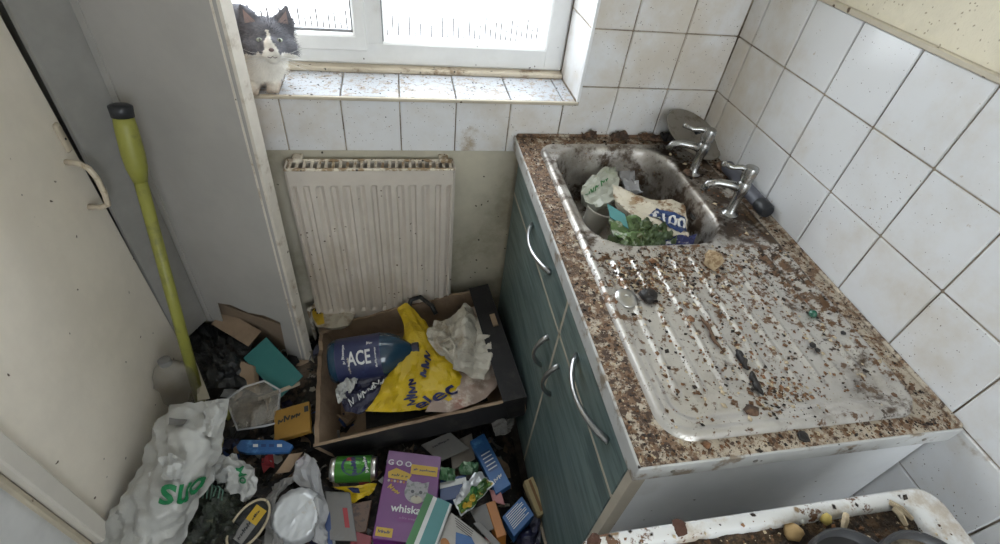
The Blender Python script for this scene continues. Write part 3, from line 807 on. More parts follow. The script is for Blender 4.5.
# ================================================================== ON THE SINK AND WORKTOP
rnd = random.Random(11)
def rock(c, r, seed, flat=.7, sub=1):
    bm_ = bmesh.new(); bmesh.ops.create_icosphere(bm_, subdivisions=sub, radius=1)
    for v in bm_.verts:
        q = v.co * (1 + .45 * noise.noise(v.co * 1.7 + Vector((seed * 3.7, seed, 0))))
        v.co = Vector((q.x * r, q.y * r, q.z * r * flat)) + Vector(c)
    return bm_
def scatter(name, label, cat, gen, n, smin, smax, mats, weights, seed, flat=.6):
    """loose crumbs nobody could count: one object"""
    r = random.Random(seed); V = []; F = []; MI = []
    for k in range(n):
        p = gen(r)
        if p is None: continue
        s = smin + (smax - smin) * r.random() ** 3
        a = r.random() * 6.28; el = r.uniform(.6, 1.7); b0 = len(V)
        ca, sa = math.cos(a), math.sin(a)
        pts = [(1, 0, 0), (0, 1, 0), (-1, 0, 0), (0, -1, 0), (0, 0, 1), (0, 0, -.5)]
        for q in pts:
            x = q[0] * s * el * r.uniform(.6, 1.2); y = q[1] * s * r.uniform(.6, 1.2); z = q[2] * s * flat * r.uniform(.6, 1.2)
            V.append(Vector((p[0] + x * ca - y * sa, p[1] + x * sa + y * ca, p[2] + z + s * flat * .35)))
        F += [(b0 + i, b0 + (i + 1) % 4, b0 + 4) for i in range(4)] + [(b0 + (i + 1) % 4, b0 + i, b0 + 5) for i in range(4)]
        MI += [r.choices(range(len(mats)), weights)[0]] * 8
    o = mesh(name, V, F, mats, None, False, MI, origin=V[0])
    return tag(o, label, cat, kind='stuff')
def on_drainer(r):
    m = r.random()
    if m < .30:   # thick crust next to the bowl
        x, y = r.gauss(-.36, .10), r.gauss(-.60, .045)
    elif m < .40:
        x, y = r.gauss(-.28, .07), r.gauss(-.80, .12)
    elif m < .66:
        x, y = r.choice(RIBS) - abs(r.gauss(.005, .004)), r.uniform(-.93, -.55)
    elif m < .74: x, y = r.gauss(-.298, .032), r.gauss(-.925, .022)
    elif m < .80: x, y = r.gauss(-.455, .03), r.gauss(-.64, .03)
    else: x, y = r.uniform(-.53, -.06), r.uniform(-.98, -.54)
    if not (-.54 < x < -.055 and -.99 < y < -.532): return None
    return (x, y, sink_z(x, y))
scatter('food_crumbs', 'brown and cream food crumbs scattered over the ribbed drainer', 'crumbs', on_drainer, 3900, .0009, .0056, m_crumb, (5, 3, 3, 2), 3)
def on_ledge(r):
    if r.random() < .62: x, y = r.uniform(-.600, -.552), r.uniform(-1.02, -.02)
    else: x, y = r.uniform(-.6, -.01), r.gauss(-1.014, .008)
    if r.random() < .2: x, y = r.uniform(-.046, -.012), r.uniform(-1.0, -.45)
    if y < -1.028: return None
    return (x, y, .9)
scatter('worktop_crumbs', 'dried brown flakes and crumbs along the worktop edges', 'crumbs', on_ledge, 1900, .0009, .0045, m_crumb, (6, 3, 2, 1), 5)
def on_deck(r):
    m = r.random()
    if m < .45: x, y = r.uniform(-.155, -.06), r.uniform(-.52, -.10)
    elif m < .75: x, y = r.uniform(-.56, -.05), r.gauss(-.035, .018)
    else: x, y = r.uniform(-.04, -.012), r.uniform(-.45, -.02)
    if y > -.008 or bowl_sd(x, y) < .012: return None
    return (x, y, sink_z(x, y) if y < -.06 and x < -.05 else .9)
scatter('deck_crumbs', 'dark crumbs behind the taps along the tiled walls', 'crumbs', on_deck, 800, .001, .006, m_crumb, (5, 5, 1, 2), 8)
def in_bowl(r):
    x, y = r.uniform(-.50, -.18), r.uniform(-.51, -.10)
    if bowl_sd(x, y) > -.01: return None
    return (x, y, sink_z(x, y))
scatter('bowl_crumbs', 'wet crumbs in the bottom of the sink bowl', 'crumbs', in_bowl, 250, .001, .006, m_crumb, (5, 4, 2, 1), 9)
def lump(name, label, cat, u, v, z, r, mat, seed, flat=.7, sub=2, group=None):
    p = P(u, v, z); b = MB(); b.bm(rock(p + Vector((0, 0, r * flat * .55)), r, seed, flat, sub)); o = b.build(name, mat, None, True, origin=p)
    return tag(o, label, cat, group)
zd = .901
lump('dried_bread_chunk', 'cream dried bread chunk on the drainer by the bowl', 'bread', 712, 263, .903, .022, M('dried_bread', (.46, .35, .22), .95, layers=[((.26, .17, .09), 30, .5, .62)], bump=(60, .8, .006)), 2, .85)
lump('grease_clump', 'dark greasy clump beside the metal plug', 'grime', 648, 297, zd, .020, m_grease, 4, .5)
for k, (u0, v0, u1, v1, w_, lab) in enumerate([(736, 350, 748, 370, .007, 'upper long black goo streak between the drainer ribs'), (750, 372, 763, 396, .0065, 'lower long black goo streak between the drainer ribs'), (700, 316, 722, 352, .004, 'thin dark brown streak along a rib left of the black goo')]):
    a, c = P(u0, v0, .902), P(u1, v1, .902); b = MB(); pts = [a.lerp(c, t / 7) + Vector((rnd.uniform(-.003, .003), 0, rnd.uniform(0, .002))) for t in range(8)]
    b.tube(pts, [w_ * q for q in (.3, .8, 1.1, .7, 1.15, .9, .6, .2)], 7); o = b.build('grime_streak', m_grease if k < 2 else m_peel, None, True, origin=a); tag(o, lab, 'grime')
lump('dark_crust', 'dark brown crust heap at the near end of the drainer', 'grime', 752, 412, zd, .013, m_peel, 9, .3)
lump('dark_crust', 'dark brown crust spot on the near worktop strip', 'grime', 803, 437, .9, .010, m_grease, 10, .35)
lump('dark_pellet', 'black pellet beside the green glass bead', 'pellet', 843, 334, zd, .0065, m_grease, 11, .7, 1)
lump('dark_pellet', 'upper of two black pellets in the middle of the drainer', 'pellet', 812, 346, zd, .007, m_grease, 12, .7, 1)
lump('dark_pellet', 'lower of two black pellets in the middle of the drainer', 'pellet', 817, 351, zd, .006, m_grease, 13, .7, 1)
lump('brown_nugget', 'brown nugget in the drainer corner nearest the wall', 'nugget', 893, 396, zd, .006, m_peel, 14, .8, 1)
lump('brown_nugget', 'reddish brown nugget on the near worktop strip', 'nugget', 706, 446, .9, .007, m_crumb[3], 15, .8, 1)
lump('brown_nugget', 'brown nugget under the tiled wall on the worktop edge', 'nugget', 911, 389, .9, .006, m_peel, 16, .8, 1)
lump('orange_chip', 'rusty orange food chip near the bowl rim', 'food scrap', 652, 262, zd, .009, m_crumb[3], 17, .5, 1)
lump('orange_chip', 'rusty orange food chip between two drainer ribs', 'food scrap', 690, 320, zd, .009, m_crumb[3], 18, .5, 1)
lump('glass_bead', 'dark green glass bead on the drainer', 'bead', 812, 315, .901, .0085, m_gem, 19, .9)
# dried peel along the back edge
for k, (u, v, r_, lab) in enumerate([(588, 136, .018, 'brown dried peel on the back worktop edge near the window'), (618, 137, .022, 'brown dried peel on the back worktop edge, second from the window'), (645, 134, .026, 'curled brown peel on the back worktop edge before the lid'), (661, 127, .030, 'blackened peel clump leaning against the round metal lid')]):
    p = P(u, v, .905); p.y = min(p.y, -r_ * 1.1)
    net = [[p + Vector(((i - 1.5) * r_ * .9, -(j - 1) * r_ * .55, r_ * (.25 + .45 * (j < 2) * (1 if i in (1, 2) else .4)) + rnd.uniform(-.004, .004))) for i in range(4)] for j in range(3)]
    o, S = pillow('dried_peel', net, r_ * .5, m_peel if k < 3 else m_grease, None, .005, 24, 20 + k, 6, origin=p); tag(o, lab, 'peel', 'dried peel on the worktop')
lump('rust_clump', 'rusty clump around the foot of the corner tap', 'grime', 688, 174, .905, .016, m_peel, 31, .6)
lump('rust_clump', 'rusty clump behind the two taps', 'grime', 722, 168, .905, .022, m_peel, 33, .5)
# metal plug
p = P(626, 299, .901); r = T('sink_plug', 'round metal sink plug lying on the drainer', 'plug', p)
b = MB(); b.lathe([(.0, 0), (.023, 0), (.025, .003), (.023, .0055), (.012, .0065), (0, .0085)], p, (.05, -.1, 1), 22); b.build('disc', m_canm, r, True)
b = MB(); b.tube([p + Vector((-.005, 0, .007)), p + Vector((-.005, 0, .012)), p + Vector((.005, 0, .012)), p + Vector((.005, 0, .007))], .0012, 6); b.build('ring', m_canm, r, True)
# lid leaning into the corner
a0 = Vector((-.166, -.028, .985)); a1 = Vector((-.030, -.128, .925))
a1 = P(724, 152, .915); a0 = PY(668, 113, -.03)
ax = (a1 - a0); rad_l = ax.length / 2 * .95; ax.normalize(); c = (a0 + a1) / 2
bx = Vector((.62, .62, .12)); bx = (bx - ax * bx.dot(ax)).normalized(); nn = ax.cross(bx)
if nn.z < 0: nn = -nn
c = c + Vector((-.012, -.012, .0))
r = T('pan_lid', 'round tarnished metal lid tilted into the tiled corner', 'lid', Vector((c.x, c.y, .905)))
b = MB(); b.lathe([(rad_l, 0), (rad_l * 1.0, .003), (rad_l * .93, .004), (rad_l * .88, .0015), (.02, .006), (0, .007)], c, nn, 32, xdir=ax, sy=.85); b.build('disc', m_lid, r, True, auto=50)
b = MB(); b.lathe([(.006, .005), (.005, .014), (.011, .017), (.012, .024), (0, .026)], c, nn, 14); b.build('knob', m_blackp, r, True)
# grey tube along the wall
t0 = Vector((-.024, -.215, .925)); t1 = Vector((-.026, -.435, .923))
r = T('plastic_tube', 'slate grey tube with a black end cap lying behind the taps', 'tube', (-.025, -.33, .9))
b = MB(); b.tube([t0, t0.lerp(t1, .02), t0.lerp(t1, .8), t0.lerp(t1, .82)], [.016, .018, .018, .017], 16); b.build('barrel', m_tube, r, True, auto=40)
b = MB(); b.tube([t0.lerp(t1, .81), t0.lerp(t1, .83), t0.lerp(t1, .97), t1], [.018, .020, .020, .016], 16); b.build('end_cap', m_blackp, r, True, auto=40)

# ---- rubbish in the bowl
N_ = lambda rows, z: [[P(u, v, (zz if zz is not None else z)) for (u, v, *q) in row for zz in [q[0] if q else None]] for row in rows]
net = N_([[(583, 184), (598, 172), (614, 165)], [(581, 194), (600, 187), (619, 178)], [(585, 202), (601, 205), (617, 199)]], .855)
r, (o, S) = sheet('bread_bag', 'crumpled off-white printed bag at the far end of the sink bowl', 'bag', net, .05, M('milky_film', (.50, .51, .43), .35, layers=[((.30, .33, .22), 9, .5, .7)], trans=.2), crumple=.006, freq=22, seed=3)
scribble(.06, .016, lambda x, y: S(.42 + x / .10, .5 - y / .10, .003), m_grnprint, r, rot=.35)
net = N_([[(616, 166), (628, 162)], [(621, 178), (636, 178)], [(626, 190), (643, 195)]], .835)
sheet('cling_film', 'clear crinkled film behind the off-white bag in the sink', 'film', net, .02, m_clear2, crumple=.006, freq=30, seed=4)
net = N_([[(612, 184), (632, 192), (655, 199), (684, 201)], [(615, 197), (636, 206), (660, 212), (687, 218)], [(622, 208), (641, 221), (662, 232), (688, 238)]], .865)
r, (o, S) = sheet('food_sack', 'cream food packet with a blue price patch lying in the sink', 'packet', net, .05, M('soiled_cream_film', (.60, .54, .43), .45, layers=[((.20, .11, .05), 22, .50, .60, ('X', -.33, -.47, .30)), ((.34, .24, .14), 14, .6, .7)]), crumple=.005, freq=16, seed=5)
patch([(.48, .70), (.62, .45), (.97, .52), (.99, .88), (.90, .95)], lambda x, y: S(x, y, .0022), m_dblue, r, 'price_patch', sub=4)
lettering('£100', .038, lambda x, y: S(.75 + x / .17, .70 - y / .10, .0052), m_white, r, rot=-.1)
# salad bag and leaves
net = N_([[(609, 215), (625, 214), (641, 219)], [(611, 228), (627, 228), (645, 230)], [(617, 240), (630, 243), (640, 245)]], .870)
sheet('salad_bag', 'clear bag with green print and salad in front of the cream packet', 'bag', net, .03, M('green_tinted_film', (.13, .20, .08), .25, layers=[((.42, .44, .36), 20, .5, .62), ((.06, .14, .03), 14, .52, .62)], clear=.12), crumple=.006, freq=24, seed=6)
r = T('card_corner', 'teal printed card corner sticking up in the sink', 'card', P(614, 212, .86)); slab(P(607, 203, .875), P(625, 214, .878), P(610, 217, .872), .002, m_tealprint, r)
for k, (u, v, lab) in enumerate([(644, 226, 'wilted green leaf under the cream packet'), (657, 232, 'wilted green leaf beside the navy packet'), (648, 240, 'dark green leaf at the near bowl wall'), (632, 246, 'limp green leaf below the salad bag'), (664, 239, 'pale green leaf touching the navy packet'), (619, 244, 'dark green leaf nearest the left bowl rim')]):
    net = [[P(u - 12 + 8 * i + rnd.uniform(-2, 2), v - 7 + 7 * j + rnd.uniform(-1, 1), .872 + rnd.uniform(-.006, .006) - .004 * j) for i in range(4)] for j in range(3)]
    o, S = pillow('salad_leaf', net, .006, m_leafg, None, .007, 28, 40 + k, 5, origin=centroid(net)); tag(o, lab, 'leaf', 'wilted salad leaves in the sink')
net = N_([[(668, 238), (682, 236), (696, 236)], [(660, 244), (680, 243), (694, 243)], [(656, 250), (676, 249), (692, 248)]], .868)
sheet('snack_packet', 'shiny navy snack packet at the near end of the bowl', 'packet', net, .03, M('navy_foil', (.025, .03, .12), .22, layers=[((.5, .5, .5), 14, .6, .66)]), crumple=.004, freq=20, seed=8)
p = P(594, 222, .80); ax = Vector((.25, .12, .9)).normalized()
r = T('plastic_tub', 'small off-white plastic tub against the left bowl wall', 'tub', p - ax * .03)
b = MB(); b.lathe([(.028, -.04), (.036, .035), (.039, .036), (.039, .040), (.034, .040), (.026, -.034)], p, ax, 20); b.build('body', M('milky_plastic', (.52, .49, .43), .35, layers=[((.3, .24, .17), 16, .52, .66)], trans=.2), r, True, auto=40)

# ================================================================== COOKER
CX0, CX1, CY1 = -.738, -.166, -1.116
ck = T('cooker', 'white enamel cooker with a filthy hob in the foreground', 'cooker', (-.45, -1.4, 0))
CY0 = -1.70
b = MB(); b.box((CX0 + .012, CY0 + .01, .02), (CX1 - .012, CY1 - .012, .868), .004); b.build('body', m_enamel, ck)
def ring(x0, x1, y0, y1, r, z, n=8):
    pts = []
    for cx, cy, a0_ in ((x1 - r, y1 - r, 0), (x0 + r, y1 - r, 90), (x0 + r, y0 + r, 180), (x1 - r, y0 + r, 270)):
        for k in range(n + 1):
            a = math.radians(a0_ + 90 * k / n); pts.append(Vector((cx + r * math.cos(a), cy + r * math.sin(a), z)))
    return pts
DZ = .017
loops = [ring(CX0 + .004, CX1 - .004, CY0, CY1 - .004, .030, .868), ring(CX0, CX1, CY0, CY1, .034, .874 + DZ), ring(CX0, CX1, CY0, CY1, .034, .892 + DZ), ring(CX0 + .003, CX1 - .003, CY0 + .003, CY1 - .003, .032, .900 + DZ), ring(CX0 + .007, CX1 - .007, CY0 + .007, CY1 - .007, .030, .9025 + DZ),
         ring(CX0 + .026, CX1 - .052, CY0 + .04, CY1 - .018, .02, .901 + DZ), ring(CX0 + .029, CX1 - .056, CY0 + .045, CY1 - .021, .018, .897 + DZ), ring(CX0 + .031, CX1 - .060, CY0 + .05, CY1 - .024, .016, .886 + DZ)]
V = [p for l in loops for p in l]; n = len(loops[0]); F = []
for i in range(len(loops) - 1):
    for k in range(n): F.append((i * n + k, i * n + (k + 1) % n, (i + 1) * n + (k + 1) % n, (i + 1) * n + k))
mesh('hob_rim', V, F, m_enamel, ck, True, auto=50)
V = []; F = []; nx, ny = 80, 60; x0, x1, y0, y1 = CX0 + .030, CX1 - .058, -1.40, CY1 - .022
for j in range(ny + 1):
    for i in range(nx + 1):
        x = x0 + (x1 - x0) * i / nx; y = y0 + (y1 - y0) * j / ny
        V.append(Vector((x, y, .886 + DZ + .010 * max(0, noise.noise(Vector((x * 30, y * 30, 2)))) + .004 * noise.noise(Vector((x * 90, y * 90, 5))))))
for j in range(ny):
    for i in range(nx): a = j * (nx + 1) + i; F.append((a, a + 1, a + nx + 2, a + nx + 1))
mesh('hob_tray', V, F, m_hobgrime, ck, True)
b = MB(); b.box((x0, CY0 + .048, .870), (x1, -1.40, .888 + DZ)); b.build('hob_tray_front', m_hobgrime, ck)
def hob_crumbs(r):
    x, y = r.uniform(CX0 + .01, CX1 - .03), r.uniform(-1.30, CY1 - .012)
    inner = CX0 + .031 < x < CX1 - .06 and y < CY1 - .024
    if not inner and r.random() < .72: return None
    return (x, y, .892 + DZ if inner else .902 + DZ)
scatter('hob_crumbs', 'burnt crumbs and flakes on the cooker hob', 'crumbs', hob_crumbs, 1700, .0009, .0046, m_crumb, (5, 5, 2, 2), 12)
def pan(u, v, z, rad_, label, inner, h=.05):
    p = P(u, v, z); p0 = Vector((p.x, p.y, .896 + DZ))
    r = T('round_pan', label, 'pan', p0, 'pans on the cooker')
    hh = z - .896 - DZ
    b = MB(); b.lathe([(rad_ * .9, 0), (rad_, hh * .3), (rad_, hh), (rad_ * .955, hh + .001), (rad_ * .945, hh * .7), (rad_ * .88, hh * .45), (0, hh * .42)], p0, n=40); b.build('body', m_pan, r, True, auto=45)
    b = MB(); b.lathe([(rad_ * .93, hh * .46), (rad_ * .90, hh * .50), (.01, hh * .50)], p0, n=32); b.build('burnt_inside', inner, r, True)
    b = MB(); b.tube([p0 + Vector((-.02, -rad_, hh * .7)), p0 + Vector((-.03, -rad_ - .05, hh * .8)), p0 + Vector((-.05, -rad_ - .13, hh * .8))], .009, 8); b.build('handle', m_blackp, r, True)
pan(866, 583, .940, .066, 'black burnt pan at the front of the cooker hob', m_pan)
pan(944, 592, .936, .074, 'stained brown pan beside the black pan on the cooker', m_potin)
lump('potato_chunk', 'pale yellow potato chunk on the cooker hob', 'food scrap', 792, 533, .905, .013, M('old_potato', (.50, .34, .16), .9, bump=(60, .6, .004)), 51, .6)
lump('yellow_scrap', 'bright yellow food scrap on the cooker hob', 'food scrap', 824, 519, .908, .010, M('yellow_food', (.62, .48, .14), .8), 52, .8, 1)
lump('white_scrap', 'small white food scrap on the cooker hob', 'food scrap', 800, 521, .908, .006, m_white, 53, .8, 1)
for (u0, v0, u1, v1, lab) in [(889, 502, 912, 519, 'dried pale chip in the far right hob corner'), (846, 514, 843, 530, 'upright pale chip in the middle of the hob'), (893, 508, 906, 525, 'thin dried chip leaning beside the far right chip')]:
    a, c = P(u0, v0, .918), P(u1, v1, .912)
    b = MB(); b.tube([a, a.lerp(c, .5) + Vector((0, .001, .003)), c], [.004, .0048, .0035], 5); o = b.build('dried_chip', m_crumb[2], None, False, origin=c); tag(o, lab, 'chip', 'dried chips on the hob')
for k, (u, v, rr_, lab) in enumerate([(680, 528, .011, 'reddish burnt crust on the cooker rim below the cabinet side'), (594, 541, .010, 'brown crust at the left end of the cooker rim')]):
    lump('burnt_crust', lab, 'grime', u, v, .917, rr_, M('reddish_burnt_crust', (.09, .04, .025), .85, bump=(80, .8, .006)), 60 + k, .22)

# ================================================================== BROOM
top = Vector((-1.560, -.142, 1.018)); bot = P(199, 396, .16); dd = (bot - top); end = top + dd * 1.09
br = T('broom', 'lime green broom leaning upside against the grey door panel', 'broom', Vector((end.x, end.y, .0)))
dn = dd.normalized()
b = MB(); b.tube([top + dn * .005, top + dn * .03, top + dn * .09, top + dn * .125, top + dn * .16], [.021, .0235, .025, .023, .016], 14); b.build('grip', m_broom, br, True)
b = MB(); b.tube([top + dn * .15, top + dn * .6, end], [.0145, .015, .0155], 12); b.build('shaft', m_broom, br, True)
b = MB(); b.tube([top - dn * .022, top - dn * .018, top + dn * .006], [.018, .0245, .023], 14); b.build('end_cap', m_blackp, br, True)
b = MB(); b.box((end.x - .11, end.y - .02, end.z - .03), (end.x + .08, end.y + .02, end.z + .005), .006); b.build('head', m_broom, br)
b = MB()
for k in range(60): x = end.x - .105 + .18 * (k % 20) / 19; y = end.y - .015 + .015 * (k // 20); b.tube([(x, y, end.z - .028), (x + random.uniform(-.006, .006), y + random.uniform(-.006, .006), end.z - .085)], .002, 4)
bs = b.build('bristles', m_blackp, br); bs['kind'] = 'stuff'

# ================================================================== CAT on the window sill
ct = T('cat', 'grey and white cat crouching on the window sill looking at the camera', 'cat', (-1.29, .07, 1.008))
HC = Vector((-1.252, .038, 1.131))
HR = Euler((math.radians(-14), math.radians(3), math.radians(13)), 'XYZ').to_matrix()
def hp(x, y, z): return HC + HR @ Vector((x, y, z))
b = MB()
def eb(c, r, m=None): b.ball(c, r, 0, 3, m)
eb(hp(0, .012, .006), (.056, .050, .047), HR); eb(hp(0, -.022, -.016), (.040, .034, .030), HR)
eb(hp(-.034, -.006, -.016), (.030, .032, .026), HR); eb(hp(.034, -.006, -.016), (.030, .032, .026), HR)
eb(hp(-.010, -.046, -.026), (.017, .016, .014), HR); eb(hp(.010, -.046, -.026), (.017, .016, .014), HR); eb(hp(0, -.042, -.040), (.014, .014, .010), HR)
eb(hp(0, -.034, -.002), (.012, .024, .016), HR)
for s in (-1, 1):
    prof = []
    for k in range(6):
        t = k / 5; prof.append(hp(s * (.032 + .019 * t), .004 + .004 * t, .030 + .046 * t))
        rr_ = .028 * (1 - t) + .005
        eb(prof[-1], (rr_, .007 + .004 * (1 - t), rr_ * .8), HR)
# neck, chest, body, haunch, legs, paws
eb((-1.278, .066, 1.090), (.052, .046, .055)); eb((-1.288, .062, 1.062), (.058, .048, .052)); eb((-1.300, .066, 1.042), (.062, .045, .034))
eb((-1.350, .092, 1.095), (.085, .062, .085)); eb((-1.420, .096, 1.092), (.105, .062, .084)); eb((-1.475, .098, 1.070), (.075, .062, .062)); eb((-1.325, .088, 1.135), (.055, .052, .062))
for (x, y, dx) in ((-1.314, .040, 0), (-1.267, .056, 0)):
    eb((x, y + .004, 1.036), (.016, .020, .030)); eb((x + .004, y - .022, 1.0215), (.0165, .030, .0135))
    for q in (-.0115, -.004, .004, .0115): eb((x + .005 + q, y - .050 + abs(q) * .25, 1.0185), (.0042, .011, .0098))
eb((-1.455, .055, 1.030), (.045, .03, .024)); eb((-1.42, .04, 1.020), (.035, .018, .012))
tl = [Vector((-1.53, .10, 1.04)), Vector((-1.57, .06, 1.024)), Vector((-1.56, .03, 1.021)), Vector((-1.50, .016, 1.021)), Vector((-1.44, .014, 1.020))]
for k in range(len(tl) - 1):
    for t in range(5): q = tl[k].lerp(tl[k + 1], t / 5); eb(q, .0125)
src = b.build('src', m_fur); 
md = src.modifiers.new('r', 'REMESH'); md.mode = 'VOXEL'; md.voxel_size = .0034
md2 = src.modifiers.new('s', 'SMOOTH'); md2.factor = .6; md2.iterations = 5
dg = bpy.context.evaluated_depsgraph_get(); cm = bpy.data.meshes.new_from_object(src.evaluated_get(dg)); bpy.data.objects.remove(src)
off = Vector(ct.location); HI = HR.inverted()
GR = Vector((.20, .20, .225)); WH = Vector((.78, .75, .69)); DG = Vector((.11, .11, .125))
def furcol(p):
    q = HI @ (p - HC); n1 = noise.noise(p * 60) ; n2 = noise.noise(p * 260)
    g = GR.lerp(DG, .5 + .5 * n2) * (1 + .35 * n1)
    w = WH * (1 + .08 * n1 + .08 * n2)
    if q.length < .082 and p.z > 1.078 and q.y < .034 or q.z > .028 and q.length < .12 and q.y < .04:
        e = n1 * .006
        if q.z > .05: return g                                   # ears
        blaze = .0045 + max(0, (-q.z + .012)) * .42 + e * .5
        if q.z < .026 and abs(q.x + .002) < blaze: return w
        low = -.024 + max(0, abs(q.x) - .03) * -.25 + e
        if q.z < low: return w
        return g
    # body: grey saddle, white chest, belly and feet
    line = 1.092 + (.10 * (-1.30 - p.x) * -1) * .6 + .010 * n1
    if p.x < -1.43: line = 1.05 + .01 * n1
    if p.z < 1.034 and p.y < .075 and p.x > -1.45: return Vector((.50, .42, .34)).lerp(w, min(1, max(0, (p.z - 1.020) / .014 + n1 * .5))) * (1 + .12 * n2)
    if p.z > line and p.x < -1.300 or (p.x < -1.40) or (p.z > 1.125 and p.x < -1.285): return g
    if p.x < -1.49: return g
    return w
cm.transform(Matrix.Translation(-off))
ca_ = cm.color_attributes.new('Col', 'FLOAT_COLOR', 'POINT')
for i, v in enumerate(cm.vertices):
    c3 = furcol(v.co + off); ca_.data[i].color = (max(0, c3.x), max(0, c3.y), max(0, c3.z), 1)
cm.polygons.foreach_set('use_smooth', [True] * len(cm.polygons)); cm.materials.clear(); cm.materials.append(m_fur)
link('body', cm, ct)
# coat: short fur strands
V = []; F = []; C = []; fr = random.Random(5); polys = cm.polygons; npol = len(polys)
for k in range(15000):
    f = polys[fr.randrange(npol)]; p = f.center + off; n = f.normal.copy()
    q = HI @ (p - HC)
    face = q.y < -.02 and q.length < .08
    if face and abs(q.x) < .03 and q.z < .012 and fr.random() < .8: continue
    d = (n * .55 + (HR @ Vector((q.x * 6, .5, q.z * 2 - .2)) if q.length < .09 else Vector((-.5, .2, -.5))) * .75).normalized()
    ln = fr.uniform(.004, .008) if face else (fr.uniform(.008, .017) if p.z > 1.035 else fr.uniform(.003, .006))
    if q.z > .05: ln *= .4
    sd = d.cross(n + Vector((.01, .02, .03))).normalized() * .0005
    b0 = len(V); p = p + Vector((fr.uniform(-.0015, .0015),) * 3)
    V += [p - sd, p + sd, p + d * ln]; F.append((b0, b0 + 1, b0 + 2)); c3 = furcol(p); C += [c3, c3, c3 * 1.08]
fo = mesh('fur', V, F, m_fur, ct); fa = fo.data.color_attributes.new('Col', 'FLOAT_COLOR', 'POINT')
for i, c3 in enumerate(C): fa.data[i].color = (max(0, c3.x), max(0, c3.y), max(0, c3.z), 1)
fo['kind'] = 'stuff'
for s in (-1, 1):
    e = hp(s * .0225, -.0375, .004); b = MB(); b.ball(e, (.0078, .006, .0055), 0, 2, HR); ey = b.build('eye', m_eye, ct, True)
    b = MB(); b.ball(hp(s * .0225, -.0432, .0045), (.0022, .0012, .0042), 0, 2, HR); b.build('pupil', m_pupil, ey, True)
    tri = [hp(s * .024, -.0105, .042), hp(s * .049, -.0075, .038), hp(s * .048, -.0055, .068)]
    mesh('inner_ear', tri, [(0, 1, 2) if s > 0 else (0, 2, 1)], m_earin, ct)
    for k in range(5):
        a0_ = hp(s * .016, -.056, -.026 - .003 * k); mid = hp(s * (.045), -.06, -.022 - .007 * k); e_ = hp(s * (.072 + .004 * k), -.045, -.022 - .014 * k + .01)
        b = MB(); b.tube([a0_, mid, e_], [.0005, .0004, .0002], 3); b.build('whisker', m_whisk, ct)
b = MB(); b.ball(hp(0, -.0625, -.0155), (.0062, .004, .0045), 0, 2, HR); b.build('nose', m_nose, ct, True)
b = MB(); b.tube([hp(-.012, -.0585, -.031), hp(-.005, -.0625, -.0335), hp(0, -.0625, -.030), hp(.005, -.0625, -.0335), hp(.012, -.0585, -.031)], .0009, 5); b.build('mouth', m_nose, ct, True)

# ================================================================== RUBBISH ON THE FLOOR
# sodden heap that everything lies on
def heap_z(x, y):
    h = .055 + .045 * noise.noise(Vector((x * 3.2, y * 3.2, 1))) + .03 * noise.noise(Vector((x * 9, y * 9, 4))) + .012 * noise.noise(Vector((x * 30, y * 30, 7)))
    h += .05 * sm(-.45, -.75, y)
    e = min(x - XL, -.59 - x, y + 1.25)
    return max(.004, h * sm(0, .12, e + .02))
V = []; F = []; nx, ny = 110, 110
for j in range(ny + 1):
    for i in range(nx + 1):
        x = XL + .012 + (-.60 - XL - .012) * i / nx; y = -1.25 + 1.22 * j / ny
        V.append(Vector((x, y, heap_z(x, y))))
for j in range(ny):
    for i in range(nx): a = j * (nx + 1) + i; F.append((a, a + 1, a + nx + 2, a + nx + 1))
o = mesh('rubbish_heap', V, F, m_heap, None, True, origin=(-1.15, -.6, 0)); tag(o, 'dark sodden rubbish covering the whole floor', 'rubbish', kind='stuff')
# torn scraps nobody could count
V = []; F = []; MI = []; r_ = random.Random(21)
smats = [m_cardin, m_cardblk, m_bagwhite, m_dblue, m_cardgrey, m_dkgreen, m_red, m_black, m_cream, m_navy]
for k in range(560):
    x = r_.uniform(-1.66, -.64); y = r_.uniform(-1.05, -.10)
    if x < -1.55 and y > -.3: continue
    s = r_.uniform(.010, .034); c = Vector((x, y, heap_z(x, y) + r_.uniform(.004, .022)))
    u = Vector((r_.gauss(0, 1), r_.gauss(0, 1), r_.gauss(0, .45))).normalized(); w = Vector((r_.gauss(0, 1), r_.gauss(0, 1), r_.gauss(0, .45))); w = (w - u * w.dot(u)).normalized(); n = u.cross(w)
    b0 = len(V)
    for j in range(3):
        for i in range(3):
            V.append(c + u * ((i - 1) * s * r_.uniform(.6, 1.3)) + w * ((j - 1) * s * .7 * r_.uniform(.6, 1.3)) + n * r_.gauss(0, s * .22))
    for j in range(2):
        for i in range(2): a = b0 + j * 3 + i; F.append((a, a + 1, a + 4, a + 3))
    MI += [r_.choices(range(len(smats)), (4, 5, 2, 1, 3, 4, .7, 5, 1.5, 2))[0]] * 4
o = mesh('litter_scraps', V, F, smats, None, False, MI, origin=(-1.15, -.6, .05)); tag(o, 'small torn scraps mixed through the floor rubbish', 'litter', kind='stuff')

r = T('pale_card_wedge', 'pale triangular card wedge behind the foot of the broom', 'card', P(200, 392, .16)); tp = [P(196, 362, .22), P(210, 398, .19), P(198, 400, .20)]; mesh('body', tp + [q - Vector((.002, .002, .002)) for q in tp], [(0, 1, 2), (5, 4, 3), (0, 3, 4, 1), (1, 4, 5, 2), (2, 5, 3, 0)], m_cream, r)
